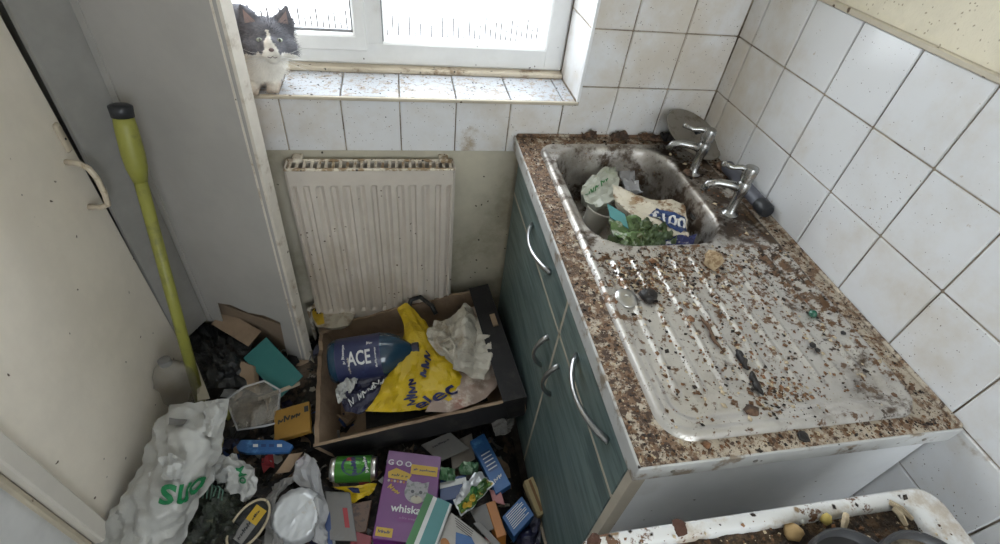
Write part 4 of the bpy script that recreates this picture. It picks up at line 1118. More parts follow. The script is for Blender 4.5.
# ---- cardboard tray
tr = T('cardboard_tray', 'open cardboard tray, black outside and brown inside, full of bags', 'tray', P(420, 380, .10))
c0, c1, c2, c3 = P(313, 447, .17), P(527, 397, .36), P(488, 284, .335), P(319, 327, .175)   # front left, front right, back right, back left
upn = (c1 - c0).cross(c3 - c0).normalized()
if upn.z < 0: upn = -upn
dep = .125; cc = (c0 + c1 + c2 + c3) / 4
bot_ = [q + (cc - q) * .05 - upn * dep for q in (c0, c1, c2, c3)]
top_ = [c0, c1, c2, c3]
def wall_(i, j, name, t=.006, notch=0):
    a, b_, d_, e_ = top_[i], top_[j], bot_[j], bot_[i]
    inn = (cc - (a + b_) / 2); inn = (inn - upn * inn.dot(upn)); inn = inn.normalized() * t
    # outer face black, inner and top face brown, with a ragged top edge
    n = 14; V = []; F = []; MI = []; rg = random.Random(i * 7 + 3)
    for k in range(n + 1):
        f = k / n; rag = upn * (-(rg.random() ** 2) * notch)
        tp = a.lerp(b_, f) + rag; bt = e_.lerp(d_, f)
        V += [tp, bt, bt + inn, tp + inn]
    for k in range(n):
        q = 4 * k
        F += [(q, q + 1, q + 5, q + 4), (q + 2, q + 3, q + 7, q + 6), (q + 3, q, q + 4, q + 7)]; MI += [1, 0, 0]
    F += [(0, 3, 2, 1), (4 * n, 4 * n + 1, 4 * n + 2, 4 * n + 3)]; MI += [0, 0]
    return mesh(name, V, F, [m_cardin, m_cardblk], tr, False, MI)
wall_(0, 1, 'front_wall', .010, .006); wall_(1, 2, 'end_wall'); wall_(2, 3, 'back_wall', .008, .012); wall_(3, 0, 'end_wall', .014, .010)
mesh('bottom', bot_ + [q - upn * .004 for q in bot_], [(0, 1, 2, 3), (7, 6, 5, 4)], [m_cardin, m_cardblk], tr, False, [0, 1])
# wide black folded ledge on the right end with a tab slot
li = (c0 - c1).normalized(); w_ = .072
lv = [c1 + upn * .002, c2 + upn * .002, c2 + (c3 - c2).normalized() * w_ + upn * .002, c1 + li * w_ + upn * .002]
led = mesh('folded_ledge', lv + [q - upn * .005 for q in lv], [(0, 1, 2, 3), (7, 6, 5, 4), (0, 4, 5, 1), (1, 5, 6, 2), (2, 6, 7, 3), (3, 7, 4, 0)], m_cardblk, tr)
q = c1.lerp(c2, .58) + li * .012 + upn * .003; e1 = (c2 - c1).normalized() * .05; b = MB(); b.para(q, e1, li * .018, upn * .012, .001); b.build('tab', m_cardin, led)
q = c2 + (c3 - c2).normalized() * w_; q2 = c1 + li * w_
mesh('ledge_inner_face', [q, q2, q2 - upn * .10, q - upn * .10], [(0, 1, 2, 3)], m_cardblk, led)
# corner post and back flap
b = MB(); b.para(c3 - upn * .01, (c2 - c3).normalized() * .05, (c0 - c3).normalized() * .03, upn * .012, .002); b.build('corner_flap', m_cardin, tr)

# ---- things in the tray
zt = .24
a = P(331, 363, .235); c = P(417, 349, .27); ax = (c - a).normalized(); ln = (c - a).length; R_ = .073
bt = T('drink_bottle', 'big dark blue drink bottle lying in the cardboard tray', 'bottle', (a + c) / 2 - Vector((0, 0, .07)))
side = ax.cross(Vector((0, 0, 1))).normalized(); view = (CAM - (a + c) / 2); view = (view - ax * view.dot(ax)).normalized()
b = MB(); b.lathe([(.03, .0), (R_ * .9, .004), (R_, .02), (R_, ln * .62), (R_ * .93, ln * .70), (R_ * .70, ln * .82), (R_ * .36, ln * .92), (R_ * .28, ln * .95)], a, ax, 32, xdir=view); b.build('body', m_bottle, bt, True)
b = MB(); b.lathe([(R_ * 1.012, ln * .10), (R_ * 1.016, ln * .105), (R_ * 1.016, ln * .60), (R_ * 1.012, ln * .605)], a, ax, 32, xdir=view)
b.f = b.f[:-2]; b.m = b.m[:-2]; b.build('label_sleeve', m_label, bt, True)
b = MB(); b.lathe([(R_ * .30, ln * .945), (R_ * .32, ln * .95), (R_ * .32, ln * 1.02), (R_ * .28, ln * 1.03)], a, ax, 18); b.build('cap', m_navy, bt, True, auto=40)
vs_ = view.cross(ax)
def on_bottle(x, y, rr_=R_ * 1.028):
    t = y / R_; return a + ax * x + (view * math.cos(t) + vs_ * math.sin(t)) * rr_
sg = 1 if on_bottle(0, .01).z > on_bottle(0, 0).z else -1
bf = lambda x, y: on_bottle(x, sg * y)
lettering('ACE', .062, bf, m_white, bt, (ln * .37, .0), rot=.0, sx=.62)
scribble(.06, .012, bf, m_white, bt, (ln * .20, .02), rot=math.pi / 2, seed=2)
scribble(.02, .014, bf, m_white, bt, (ln * .50, .045), seed=3); scribble(.06, .008, bf, m_white, bt, (ln * .55, -.005), rot=math.pi / 2, seed=4)
scribble(.05, .009, bf, m_cream, bt, (ln * .25, -.02), rot=math.pi / 2, seed=5)

net = N_([[(397, 309, .275), (408, 306, .28), (426, 320, .28)], [(404, 328, .28), (420, 333, .29), (438, 341, .285)], [(396, 352, .255), (425, 358, .29), (450, 362, .285)], [(384, 378, .24), (420, 380, .285), (467, 385, .28)], [(372, 400, .235), (410, 398, .27), (450, 401, .27)], [(360, 411, .22), (395, 412, .24), (430, 409, .25)]], .27)
r, (o, S) = sheet('yellow_carrier_bag', 'crumpled yellow carrier bag with navy writing in the cardboard tray', 'bag', net, .05, m_bagyel, crumple=.010, freq=8, seed=12, res=10)
yf = lambda x, y, o_=.006: S(.5 + x / .26, .62 - y / .34, o_)
lettering('elec', .085, yf, m_navyp, r, (.075, -.055), rot=math.radians(62), sx=.8)
scribble(.11, .045, yf, m_navyp, r, (.0, -.045), rot=math.radians(118), seed=6)
scribble(.10, .045, yf, m_navyp, r, (.015, .07), rot=math.radians(75), seed=7)
net = N_([[(336, 386), (352, 378), (380, 372), (398, 374)], [(340, 398), (358, 393), (380, 386), (390, 382)], [(345, 411), (358, 412), (366, 408), (372, 402)]], .235)
r, (o, S) = sheet('navy_carrier_bag', 'navy blue bag with white script sticking out under the bottle', 'bag', net, .04, m_navy, crumple=.010, freq=12, seed=13, res=9)
scribble(.10, .032, lambda x, y: S(.38 + x / .2, .62 - y / .12, .006), m_white, r, (0, 0), rot=.5, seed=8, t=.11); scribble(.08, .028, lambda x, y: S(.72 + x / .2, .38 - y / .12, .006), m_white, r, (0, 0), rot=.5, seed=9, t=.11)
net = N_([[(337, 384), (346, 380), (358, 376)], [(336, 394), (346, 390), (355, 386)], [(338, 404), (344, 400), (350, 394)]], .247)
sheet('paper_scrap', 'torn white paper scrap at the left end of the bottle', 'paper', net, .008, m_bagwhite, crumple=.008, freq=26, seed=14)
net = N_([[(428, 336, .30), (443, 319, .315), (470, 308, .31), (482, 320, .30)], [(432, 346, .305), (452, 338, .335), (474, 330, .335), (489, 342, .32)], [(440, 357, .30), (458, 356, .33), (475, 352, .34), (490, 362, .32)], [(450, 362, .29), (462, 372, .31), (474, 378, .31), (482, 380, .30)]], .30)
sheet('white_carrier_bag', 'knotted dirty white plastic bag at the right of the tray', 'bag', net, .06, m_baggrey, crumple=.016, freq=9, seed=15, res=11)
b = MB(); pts = [P(440, 343, .325), P(450, 338, .345), P(455, 346, .345), P(453, 357, .335), P(445, 350, .33)]; b.tube(pts + [pts[0]], .005, 6); b.build('bag_handle', m_baggrey, bpy.data.objects['white_carrier_bag'], True)
net = N_([[(448, 318, .285), (468, 308, .29), (489, 300, .295)], [(446, 350, .28), (470, 345, .285), (494, 338, .29)], [(440, 385, .275), (470, 384, .28), (499, 378, .285)], [(425, 411, .27), (450, 412, .275), (486, 398, .28)]], .28)
sheet('pink_card_sheet', 'stained pink cardboard sheet under the white bag in the tray', 'card', net, .004, m_cardpink, crumple=.004, freq=10, seed=16)
b = MB(); b.tube([P(408, 310, .27), P(411, 300, .29), P(420, 297, .30), P(432, 306, .30), P(436, 314, .285)], .0085, 7); o = b.build('black_strap', m_black, None, True, origin=P(420, 305, .27)); tag(o, 'black looped strap behind the yellow bag', 'strap')
# crushed carton behind the tray
net = N_([[(313, 303), (326, 298), (344, 305), (356, 312)], [(311, 315), (326, 312), (342, 316), (352, 320)], [(317, 327), (328, 328), (338, 327), (348, 326)]], .23)
r, (o, S) = sheet('crushed_carton', 'crushed cream carton with yellow and black print behind the tray', 'carton', net, .04, M('carton_cream', (.40, .36, .29), .6, layers=[((.22, .17, .12), 12, .5, .65)]), crumple=.004, freq=14, seed=17)
patch([(.02, .05), (.30, .05), (.26, .9), (.04, .95)], lambda x, y: S(x, y, .003), m_yel, r, 'yellow_band', sub=3)
scribble(.04, .03, lambda x, y: S(.16 + x / .14, .45 - y / .1, .005), m_blackp, r, (0, 0), rot=-.9)
for k in range(5): patch(rect(.52 + k * .022, .22, .532 + k * .022, .45), lambda x, y: S(x, y, .003), m_blackp, r, 'barcode_bar')

# ---- big white carrier bag slumped on the left
net = N_([[(166, 404, .33), (186, 401, .36), (206, 400, .36), (229, 400, .34)], [(158, 424, .31), (182, 425, .37), (204, 426, .37), (226, 420, .34)], [(146, 450, .29), (172, 452, .37), (198, 452, .37), (222, 446, .32)], [(132, 478, .27), (162, 484, .36), (188, 484, .35), (210, 474, .29)], [(116, 508, .25), (146, 518, .33), (172, 518, .31), (196, 505, .26)], [(92, 545, .22), (125, 552, .29), (155, 556, .27), (180, 548, .21)]], .3)
r, (o, S) = sheet('white_supermarket_bag', 'large white plastic carrier bag with green letters against the cream door', 'bag', net, .14, m_bagwhite, crumple=.009, freq=7, seed=18, res=14)
gl = lambda x, y: S(.66 + x / .30, .66 - y / .52, .006)
lettering('ons', .115, gl, m_greenp, r, (0.0, .0), rot=math.pi + .10, sx=.95)
patch(rect(.20, .155, .40, .215), lambda x, y: S(x, y, .005), m_cardgrey, r, 'barcode_patch', sub=2)
net = N_([[(206, 402, .372), (217, 398, .378), (229, 400, .365)], [(204, 418, .375), (214, 416, .385), (224, 414, .37)], [(200, 432, .37), (208, 436, .38), (216, 438, .365)]], .37)
pillow('bag_lip', net, .01, m_bagwhite, r, .006, 16, 19, 6)
net = N_([[(163, 458, .382), (172, 452, .40), (180, 458, .385)], [(160, 468, .38), (170, 470, .405), (184, 470, .385)], [(162, 478, .375), (172, 480, .39), (182, 480, .38)]], .39)
pillow('bag_knot', net, .015, m_bagwhite, r, .007, 20, 20, 6)

# ---- left side: bottle, bin bag, tray, cards
p = Vector((-1.640, -.345, .05)); 
r = T('crushed_bottle', 'empty cloudy clear plastic bottle between the broom and the cream door', 'bottle', p)
top_b = P(166, 364, .33); axb = (top_b - p).normalized(); L_ = (top_b - p).length
bm_ = bmesh.new(); prof = [(.02, 0), (.054, .01), (.056, .05), (.050, .12), (.056, .16), (.050, .22), (.056, .25), (.052, .29), (.036, .325), (.020, .34)]
b = MB(); b.lathe([(q[0], q[1] / .34 * L_) for q in prof], p, axb, 22, sx=1.0, sy=.8)
cr = Crumple(31, 12, .004)
b.v = [v + (v - (p + axb * (v - p).dot(axb))).normalized() * cr(v) for v in b.v]; b.build('body', m_clear, r, True)
b = MB(); b.lathe([(.017, L_), (.017, L_ + .018), (.01, L_ + .02)], p, axb, 14); b.build('cap', m_cardgrey, r, True, auto=40)
net = N_([[(190, 330, .13), (212, 326, .15), (234, 332, .15), (250, 345, .13)], [(192, 348, .14), (214, 348, .20), (236, 354, .19), (250, 360, .13)], [(196, 366, .15), (216, 368, .19), (236, 372, .18), (250, 378, .13)], [(200, 388, .12), (218, 388, .15), (236, 388, .14), (248, 386, .11)]], .15)
sheet('bin_bag', 'black bin bag in the dark corner behind the broom', 'bag', net, .06, m_black, crumple=.016, freq=9, seed=22, res=9)
def pc(name, label, cat, TL, TR, BL, t, mat, group=None): return card(name, label, cat, P(*TL), P(*TR), P(*BL), t, mat, group)
pc('cardboard_piece', 'brown cardboard piece poking from the broken door panel', 'card', (224, 309, .22), (261, 331, .20), (211, 324, .19), .004, m_cardin)
pc('cardboard_box', 'small brown cardboard box end beside the teal card', 'card', (236, 359, .17), (253, 366, .17), (238, 386, .13), .03, m_cardin)
r, fn, a_, b_, n_ = pc('teal_folder', 'teal plastic folder standing below the broken door panel', 'folder', (266, 337, .21), (303, 376, .15), (243, 358, .17), .006, m_pan_teal)
pc('wooden_slat', 'thin pale wooden slat lying under the teal folder', 'slat', (258, 397, .14), (300, 381, .13), (258, 401, .137), .006, M('pale_slat', (.34, .28, .21), .8))
r = T('clear_food_tray', 'clear plastic food tray beside the orange packet', 'tray', P(252, 410, .10))
net = N_([[(226, 400, .15), (244, 388, .17), (264, 382, .17), (279, 391, .15)], [(230, 414, .15), (246, 408, .19), (264, 402, .19), (278, 406, .15)], [(238, 429, .14), (250, 428, .17), (264, 424, .17), (276, 422, .14)]], .16)
pillow('shell', net, .05, m_clear, r, .005, 16, 23, 6)
b = MB(); rim = [P(u, v, z) for u, v, z in [(226, 400, .152), (244, 387, .172), (264, 381, .172), (280, 390, .152), (277, 423, .142), (264, 426, .17), (238, 430, .142)]]; b.tube(rim + [rim[0]], .004, 6); b.build('rim', m_clear2, r, True)
r, fn, a_, b_, n_ = pc('orange_packet', 'mustard orange packet with dark print left of the tray', 'packet', (274, 411, .15), (309, 401, .16), (274, 441, .15), .02, m_orange_pack)
print_scribble(.06, .028, fn, a_, b_, m_blackp, r, (.4, .4), .1, 10); patch(rect(.85, .15, .97, .35), lambda x, y: fn(x, y, .001), m_blackp, r, 'dark_mark')
r = T('blue_tray_card', 'flat blue card sleeve lying above the silver foil dish', 'card', P(264, 446, .16))
pts = [(236, 447), (241, 440), (283, 440), (293, 445), (289, 452), (246, 453), (238, 451)]
tp = [P(u, v, .175) for u, v in pts]; n = len(tp)
mesh('body', tp + [q - Vector((0, 0, .012)) for q in tp], [tuple(reversed(range(n))), tuple(range(n, 2 * n))] + [(i, (i + 1) % n, (i + 1) % n + n, i + n) for i in range(n)], m_blue, r)
b = [patch([(0, 0), (1, 0), (1, 1), (0, 1)], (lambda k: lambda x, y: P(253 + k * 8 + x * 5, 444 + y * 3, .1757))(k), m_white if k % 3 == 0 else m_dblue, r, 'printed_patch') for k in range(4)]
pc('bent_card', 'bent brown card flap behind the silver foil dish', 'card', (289, 454, .17), (303, 452, .17), (275, 474, .16), .003, m_cardin)
pc('purple_card', 'small torn purple card behind the silver foil dish', 'card', (297, 458, .165), (307, 456, .165), (295, 470, .16), .003, M('purple_scrap', (.22, .04, .16), .5))
# yellow tub by the bag
p = P(212, 446, .13); r = T('yellow_tub', 'yellow ribbed tub behind the white supermarket bag', 'tub', p)
b = MB(); b.lathe([(.030, 0), (.034, .02), (.036, .022), (.036, .03), (.034, .032), (.036, .06), (.040, .062), (.040, .07), (.035, .07), (.03, .01)], p, (.1, -.1, 1), 22); b.build('body', M('dull_yellow_plastic', (.42, .36, .10), .45), r, True, auto=40)
# crumpled white bag with green letters, dark net bag
net = N_([[(200, 463, .19), (215, 456, .21), (232, 455, .22), (248, 464, .21)], [(204, 474, .19), (222, 468, .235), (240, 470, .235), (257, 480, .20)], [(212, 478, .18), (228, 480, .22), (240, 486, .22), (254, 494, .19)], [(224, 486, .17), (232, 494, .19), (240, 500, .19), (246, 503, .17)]], .2)
r, (o, S) = sheet('crumpled_white_bag', 'crumpled white bag with dark letters over the dark green net bag', 'bag', net, .03, m_bagwhite, crumple=.011, freq=12, seed=24, res=9)
lettering('Mo', .032, lambda x, y: S(.68 + x / .17, .45 - y / .15, .006), m_greenp, r, (0, 0), rot=-1.1)
net = N_([[(196, 476, .16), (214, 472, .19), (232, 486, .18), (246, 500, .16)], [(186, 500, .17), (208, 500, .215), (228, 506, .20), (240, 515, .17)], [(180, 524, .17), (204, 528, .20), (224, 530, .19), (234, 532, .17)], [(172, 548, .16), (198, 552, .18), (218, 552, .18), (230, 550, .16)]], .18)
r, (o, S) = sheet('dark_net_bag', 'dark green and black net bag beside the white supermarket bag', 'bag', net, .05, m_dkgreen, crumple=.014, freq=11, seed=25, res=9)
for k in range(7):
    b = MB(); b.tube([S(.18 + .05 * k, .10 + .01 * k, .004), S(.22 + .05 * k, .2, .006), S(.20 + .055 * k, .32, .004)], .0022, 5); b.build('green_stripe', M('faded_green_print', (.10, .20, .15), .5) if k == 0 else bpy.data.materials['faded_green_print'], r)
# oval tin with a label
c = P(249, 524, .18); nrm = (Vector((-.05, -.25, 1))).normalized(); ex = (P(262, 510, .18) - P(238, 538, .18)).normalized()
r = T('oval_tin', 'dark oval food tray with a yellow and white label', 'tin', c - Vector((0, 0, .04)))
b = MB(); b.lathe([(.045, -.035), (.062, -.004), (.066, 0), (.066, .003), (.060, .003), (.058, -.003), (0, -.004)], c, nrm, 32, xdir=ex, sy=.60); b.build('body', m_black, r, True, auto=40)
b = MB(); ring_ = []
ey = nrm.cross(ex - nrm * ex.dot(nrm)).normalized(); ex2 = (ex - nrm * ex.dot(nrm)).normalized()
for k in range(33): t = 2 * math.pi * k / 32; ring_.append(c + ex2 * .064 * math.cos(t) + ey * .039 * math.sin(t) + nrm * .003)
b.tube(ring_, .0035, 6); b.build('rim', M('cream_rim', (.42, .35, .24), .5), r, True)
pf = plane_fn(c - nrm * .0035, ex2, ey, .0012); sg2 = 1 if (pf(0, .01) - pf(0, 0)).dot(nrm.cross(ex2)) > 0 else 1
patch(rect(.005, -.017, .045, .017), pf, m_yel, r, 'yellow_label'); patch(rect(-.045, -.017, .005, .017), pf, m_cardgrey, r, 'white_label')
pf2 = plane_fn(c - nrm * .0035, ex2, ey, .002); scribble(.038, .014, pf2, m_blackp, r, (-.02, .0), seed=11); scribble(.026, .010, pf2, m_blackp, r, (.025, .0), seed=12)
# foil dish in a clear bag
c = P(295, 517, .19); nrm = (Vector((-.15, -.45, 1))).normalized()
r = T('foil_dish', 'round silver foil dish lying base up in a clear bag', 'dish', c - Vector((0, 0, .03)))
bm2 = MB(); bm2.lathe([(.068, -.022), (.071, -.020), (.069, -.016), (.061, -.004), (.056, 0), (.053, .001)] + [(.05 * (1 - k / 10), .0005) for k in range(10)] + [(.001, .0005)], c, nrm, 48)
cr = Crumple(41, 26, .0011); bm2.v = [v + nrm * cr(v) + (v - c).normalized() * (.0016 * math.sin(18 * math.atan2((v - c).dot(Vector((1, 0, 0))), (v - c).dot(Vector((0, 1, 0))))) if (v - c).length > .05 else 0) for v in bm2.v]
bm2.build('body', m_foil, r, True)
net = N_([[(303, 452, .20), (312, 458, .20), (321, 474, .19)], [(292, 474, .175), (312, 480, .20), (324, 492, .19)], [(306, 494, .185), (317, 500, .20), (327, 514, .18)], [(314, 514, .19), (320, 520, .20), (327, 530, .18)], [(312, 540, .19), (320, 545, .20), (327, 550, .18)]], .19)
sheet('clear_carrier_bag', 'thin translucent white bag strip right of the foil dish', 'bag', net, .01, M('translucent_film', (.52, .52, .53), .3, clear=.35, trans=.2), crumple=.007, freq=14, seed=26)
net = N_([[(270, 486, .15), (284, 478, .17), (300, 476, .17)], [(266, 510, .15), (272, 506, .17), (276, 500, .17)], [(262, 545, .15), (275, 545, .17), (284, 545, .17)]], .16)
sheet('grey_film', 'greyish crumpled film left of the foil dish', 'film', net, .01, M('grey_translucent_film', (.30, .29, .28), .35, clear=.25), crumple=.007, freq=14, seed=27)
# ---- green can
c = P(354, 469, .185); axc = (P(378, 468, .185) - P(331, 470, .185)).normalized(); R_ = .036; ln = .128
r = T('drinks_can', 'green drinks can lying on its side below the tray', 'can', c - Vector((0, 0, .04)))
view = CAM - c; view = (view - axc * view.dot(axc)).normalized(); a = c - axc * ln / 2
b = MB(); b.lathe([(R_ * .8, .001), (R_ * .86, .0), (R_ * .9, .006), (R_, .016)], a, axc, 28); b.build('base_rim', m_canm, r, True)
b = MB(); b.lathe([(R_, .016), (R_, ln - .014)], a, axc, 32, xdir=view); b.f = b.f[:-2]; b.m = b.m[:-2]; b.build('wall', m_can, r, True)
b = MB(); b.lathe([(R_, ln - .014), (R_ * .88, ln - .004), (R_ * .9, ln), (R_ * .84, ln), (R_ * .8, ln - .004)], a, axc, 28); b.build('top_rim', m_canm, r, True)
vs_ = view.cross(axc); 
def can_f(x, y, rr_=R_ * 1.012): t = y / R_; return a + axc * (ln / 2 + x) + (view * math.cos(t) + vs_ * math.sin(t)) * rr_
sgc = 1 if can_f(0, .01).z > can_f(0, 0).z else -1
cf = lambda x, y, o_=1.012: can_f(x, sgc * y, R_ * o_)
pc_ = circle(.005, .012, .036, .030, 20); patch(pc_, lambda x, y: cf(x, y, 1.008), m_navyp, r, 'dark_roundel', sub=2)
patch(circle(.005, .012, .029, .023, 20), lambda x, y: cf(x, y, 1.014), m_can, r, 'green_roundel', sub=2)
scribble(.05, .018, lambda x, y: cf(x, y, 1.022), m_navyp, r, (.005, .012), rot=math.pi / 2 + .2, seed=13, t=.24); scribble(.045, .012, lambda x, y: cf(x, y, 1.022), m_white, r, (.036, .012), rot=math.pi / 2 + .3, seed=14)
patch(rect(-.018, .024, .002, .036), lambda x, y: cf(x, y, 1.02), m_red, r, 'red_band', sub=1)
# crumpled yellow/navy wrapper under can
net = N_([[(331, 487, .15), (352, 486, .17), (377, 483, .16)], [(346, 494, .15), (358, 492, .17), (374, 490, .16)], [(350, 506, .14), (358, 500, .16), (368, 495, .15)]], .16)
r, (o, S) = sheet('yellow_wrapper', 'crumpled yellow and navy wrapper under the green can', 'wrapper', net, .012, m_bagyel, crumple=.005, freq=20, seed=28)
patch([(.35, .1), (.6, .15), (.55, .6), (.3, .5)], lambda x, y: S(x, y, .004), m_navyp, r, 'navy_patch', sub=2)
r, fn, a_, b_, n_ = pc('white_leaflet', 'white leaflet with red stripe left of the purple carton', 'leaflet', (325, 491, .155), (350, 492, .16), (330, 540, .17), .004, m_cardgrey)
patch(rect(.62, .35, .80, .75), lambda x, y: fn(x, y, .001), m_red, r, 'red_stripe')
pc('blue_card_strip', 'narrow dark blue card between the foil dish and white leaflet', 'card', (321, 504, .165), (330, 512, .165), (324, 545, .17), .004, m_dblue)
pc('brown_wrapper', 'dark brown crumpled wrapper beside the purple carton', 'wrapper', (352, 503, .15), (372, 500, .15), (345, 535, .16), .01, M('brown_wrapper_print', (.11, .06, .035), .5, layers=[((.04, .02, .015), 30, .5, .6)]))
pc('red_wrapper', 'torn dark red wrapper at the bottom left of the purple carton', 'wrapper', (352, 530, .165), (372, 536, .165), (348, 556, .17), .006, M('dark_red_print', (.20, .03, .04), .5))

# ---- purple cat food carton
r, fn, a_, b_, n_ = pc('cat_food_carton', 'purple cat food carton with a grey kitten picture', 'carton', (389, 450.5, .175), (441, 457, .185), (372, 538, .215), .055, m_purple)
la, lb = a_.length, b_.length
patch(rect(.0, .0, 1, .17), lambda x, y: fn(x, y, .0006), m_lilac, r, 'lilac_band')
print_text('G O O', .024, fn, a_, b_, m_white, r, (.25, .15)); patch(rect(.47, .14, .96, .26), lambda x, y: fn(x, y, .001), m_yel, r, 'yellow_flash'); print_scribble(.06, .010, fn, a_, b_, m_navyp, r, (.715, .20), 0, 15)
patch([(.06, .27), (.2, .21), (.5, .27), (.45, .35), (.08, .34)], lambda x, y: fn(x, y, .001), m_yel, r, 'fish_shape')
print_scribble(.045, .012, fn, a_, b_, m_blackp, r, (.28, .30), 0, 16)
for k in range(6): patch(circle(.10 + k * .055, .37, .022, .016, 8), lambda x, y: fn(x, y, .001), m_org if k % 2 else m_cream, r, 'pouch_picture')
m_kit = M('kitten_print', (.30, .29, .29), .5, layers=[((.13, .13, .13), 60, .5, .6)])
patch(circle(.62, .47, .21, .125, 20), lambda x, y: fn(x, y, .0010), m_kit, r, 'kitten_face'); patch([(.43, .44), (.43, .32), (.58, .37)], lambda x, y: fn(x, y, .0011), m_kit, r, 'kitten_ear'); patch([(.67, .37), (.83, .33), (.82, .45)], lambda x, y: fn(x, y, .0011), m_kit, r, 'kitten_ear')
patch(circle(.64, .55, .10, .045, 14), lambda x, y: fn(x, y, .0014), m_cream, r, 'kitten_chin')
for ex_ in (.555, .70): patch(circle(ex_, .465, .032, .02, 10), lambda x, y: fn(x, y, .0016), m_blackp, r, 'kitten_eye')
patch(circle(.632, .515, .022, .012, 8), lambda x, y: fn(x, y, .0018), m_nose, r, 'kitten_nose')
print_scribble(.035, .02, fn, a_, b_, m_yel, r, (.22, .47), -.5, 21)
print_text('whiskas', .030, fn, a_, b_, m_white, r, (.52, .67)); patch(rect(.36, .73, .74, .80), lambda x, y: fn(x, y, .0008), M('plum_print', (.14, .015, .14), .5), r, 'plum_band'); print_scribble(.05, .010, fn, a_, b_, m_lilac, r, (.55, .765), 0, 17)
patch(rect(.04, .885, .32, .975), lambda x, y: fn(x, y, .001), m_yel, r, 'yellow_flash'); print_scribble(.032, .012, fn, a_, b_, m_navyp, r, (.18, .93), 0, 18); print_text('1', .03, fn, a_, b_, m_white, r, (.72, .91))
# ---- striped green box
r, fn, a_, b_, n_ = pc('striped_carton', 'green, white and teal striped carton beside the purple one', 'carton', (427, 493, .215), (452, 504, .215), (398, 562, .25), .05, m_white)
for (x0, x1, mm) in ((0, .26, m_grnprint), (.42, .92, m_tealprint)): patch(rect(x0, 0, x1, 1), lambda x, y: fn(x, y, .0008), mm, r, 'printed_stripe')
# ---- vegetable packet
net = N_([[(453, 500, .20), (464, 484, .215), (479, 469, .20)], [(456, 508, .205), (470, 493, .235), (487, 477, .21)], [(461, 517, .195), (476, 504, .215), (494, 484, .20)]], .21)
r, (o, S) = sheet('vegetable_packet', 'crinkled silver white packet printed with vegetables', 'packet', net, .03, m_foil, crumple=.006, freq=24, seed=29)
patch([(.05, .42), (.35, .5), (.95, .45), (.98, .92), (.5, .95), (.05, .9)], lambda x, y: S(x, y, .003), m_veg, r, 'vegetable_picture', sub=3)
for (u, v) in ((.25, .70), (.36, .78), (.48, .68)): patch(circle(u, v, .075, .11, 10), lambda x, y: S(x, y, .0055), m_yel, r, 'carrot_slice', sub=1)
patch(circle(.6, .55, .12, .13, 9), lambda x, y: S(x, y, .005), m_grnprint, r, 'parsley_picture', sub=1)
# ---- blue sleeve
r, fn, a_, b_, n_ = pc('blue_sleeve', 'long blue food sleeve with white lines behind the vegetable packet', 'card', (470, 441, .16), (484, 433, .16), (496, 494, .195), .02, m_blue)
for k in range(11): patch(rect(.2, .30 + k * .034, .8, .317 + k * .034), lambda x, y: fn(x, y, .001), m_white if k % 2 else m_dblue, r, 'text_line')
print_scribble(.03, .022, fn, a_, b_, m_white, r, (.52, .80), .2, 19)
pc('red_white_scrap', 'pink and white scrap below the blue sleeve', 'scrap', (489, 489, .19), (501, 492, .19), (493, 502, .185), .003, M('pink_print', (.45, .20, .20), .6))
# ---- blue and white pack with green top
r, fn, a_, b_, n_ = pc('kitchen_roll_pack', 'blue and white striped pack between the carton and blue sleeve', 'pack', (440, 480, .17), (466, 474, .175), (440, 502, .18), .03, m_dblue)
patch(rect(0, .15, 1, .42), lambda x, y: fn(x, y, .001), m_white, r, 'white_stripe')
for (u, v, lab) in ((447, 474, 'pale green curled leaf wrapper by the purple carton'), (469, 468, 'dark green curled wrapper by the blue sleeve')):
    net = [[P(u - 9 + 9 * i, v - 6 + 6 * j, .18 + (.012 if i == 1 else 0)) for i in range(3)] for j in range(3)]
    o, S = pillow('green_wrapper', net, .02, M('green_wrapper_film', (.05, .13, .055), .4, layers=[((.25, .34, .24), 20, .55, .65)]) if u == 447 else bpy.data.materials['green_wrapper_film'], None, .006, 20, u, 6, origin=centroid(net)); tag(o, lab, 'wrapper')
# ---- grey sheets under the tray
r, fn, a_, b_, n_ = pc('grey_leaflet', 'grey printed leaflet between the tray and the purple carton', 'leaflet', (421, 445, .15), (450, 432, .15), (440, 462, .16), .002, m_cardgrey)
print_scribble(.06, .010, fn, a_, b_, m_blackp, r, (.5, .3), 0, 20)
pc('grey_card_sheet', 'large grey brown card sheet beside the blue sleeve', 'card', (450, 443, .14), (472, 433, .14), (452, 470, .15), .003, M('grey_brown_card', (.20, .175, .15), .85))
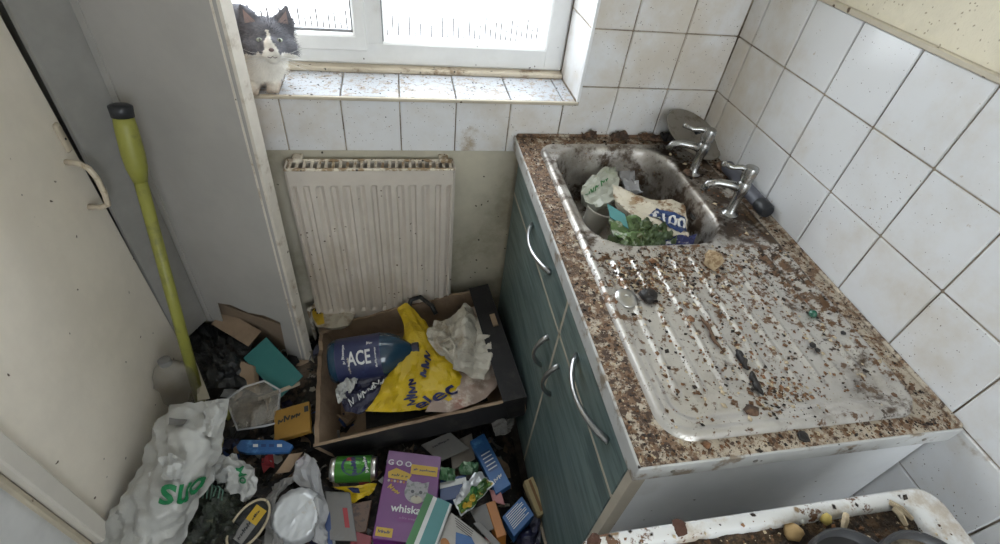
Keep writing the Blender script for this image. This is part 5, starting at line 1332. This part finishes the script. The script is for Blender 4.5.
# ---- orange edged box, blue text box, sponge, picture leaflet
r, fn, a_, b_, n_ = pc('orange_carton', 'grey carton with an orange face near the picture leaflet', 'carton', (486, 503, .205), (495, 500, .205), (497, 538, .225), .05, m_org)
pc('grey_carton_flap', 'grey carton flap left of the orange face', 'card', (470, 510, .20), (486, 503, .20), (482, 534, .215), .004, m_cardgrey)
r, fn, a_, b_, n_ = pc('blue_carton', 'blue carton covered in white text next to the sponge', 'carton', (502, 517, .20), (522, 496, .20), (514, 537, .205), .04, m_blue)
for k in range(8): patch(rect(.12 + .0 * k, .10 + k * .09, .88 - (.15 if k % 3 == 0 else 0), .135 + k * .09), lambda x, y: fn(x, y, .001), m_white, r, 'text_line')
r, fn, a_, b_, n_ = pc('foam_sponge', 'beige foam sponge with a brown stripe against the teal cabinet', 'sponge', (524, 481, .20), (533, 476, .20), (538, 517, .20), .03, m_sponge)
patch(rect(.40, .05, .66, .92), lambda x, y: fn(x, y, .0012), m_spongeb, r, 'brown_stripe')
r, fn, a_, b_, n_ = pc('picture_leaflet', 'white leaflet with a blue picture at the bottom of the photo', 'leaflet', (451, 512, .20), (494, 545, .215), (434, 548, .225), .003, M('leaflet_paper', (.40, .38, .35), .8))
patch([(.25, .35), (.55, .2), (.8, .4), (.75, .75), (.4, .8)], lambda x, y: fn(x, y, .001), m_blue, r, 'blue_picture'); patch(circle(.15, .75, .1, .12, 10), lambda x, y: fn(x, y, .001), m_org, r, 'orange_picture')
for k in range(4): patch(rect(.12 + .03 * k, .06 + k * .05, .55, .075 + k * .05), lambda x, y: fn(x, y, .0012), m_cardblk, r, 'text_line')
pc('paper_strip', 'folded white paper strip lying on the picture leaflet', 'paper', (473, 523, .225), (480, 521, .225), (494, 546, .23), .003, m_cardgrey)
net = N_([[(520, 520, .17), (532, 518, .18), (542, 522, .17)], [(518, 536, .17), (530, 535, .19), (541, 538, .17)], [(516, 552, .17), (528, 552, .18), (540, 553, .17)]], .18)
sheet('dark_wrapper', 'shiny dark wrapper below the sponge by the cabinet', 'wrapper', net, .03, m_navy, crumple=.007, freq=18, seed=33)
pc('bare_stick', 'thin wooden stick standing between sponge and cabinet', 'stick', (537, 515, .17), (540, 514, .17), (545, 548, .18), .004, M('grey_stick', (.22, .18, .13), .8))
net = N_([[(490, 418, .20), (503, 412, .21), (514, 416, .20)], [(492, 428, .20), (504, 424, .22), (512, 426, .20)], [(496, 436, .19), (503, 434, .20), (509, 434, .19)]], .2)
sheet('white_tissue', 'crumpled white tissue under the right end of the tray', 'tissue', net, .015, m_cardgrey, crumple=.008, freq=24, seed=34)
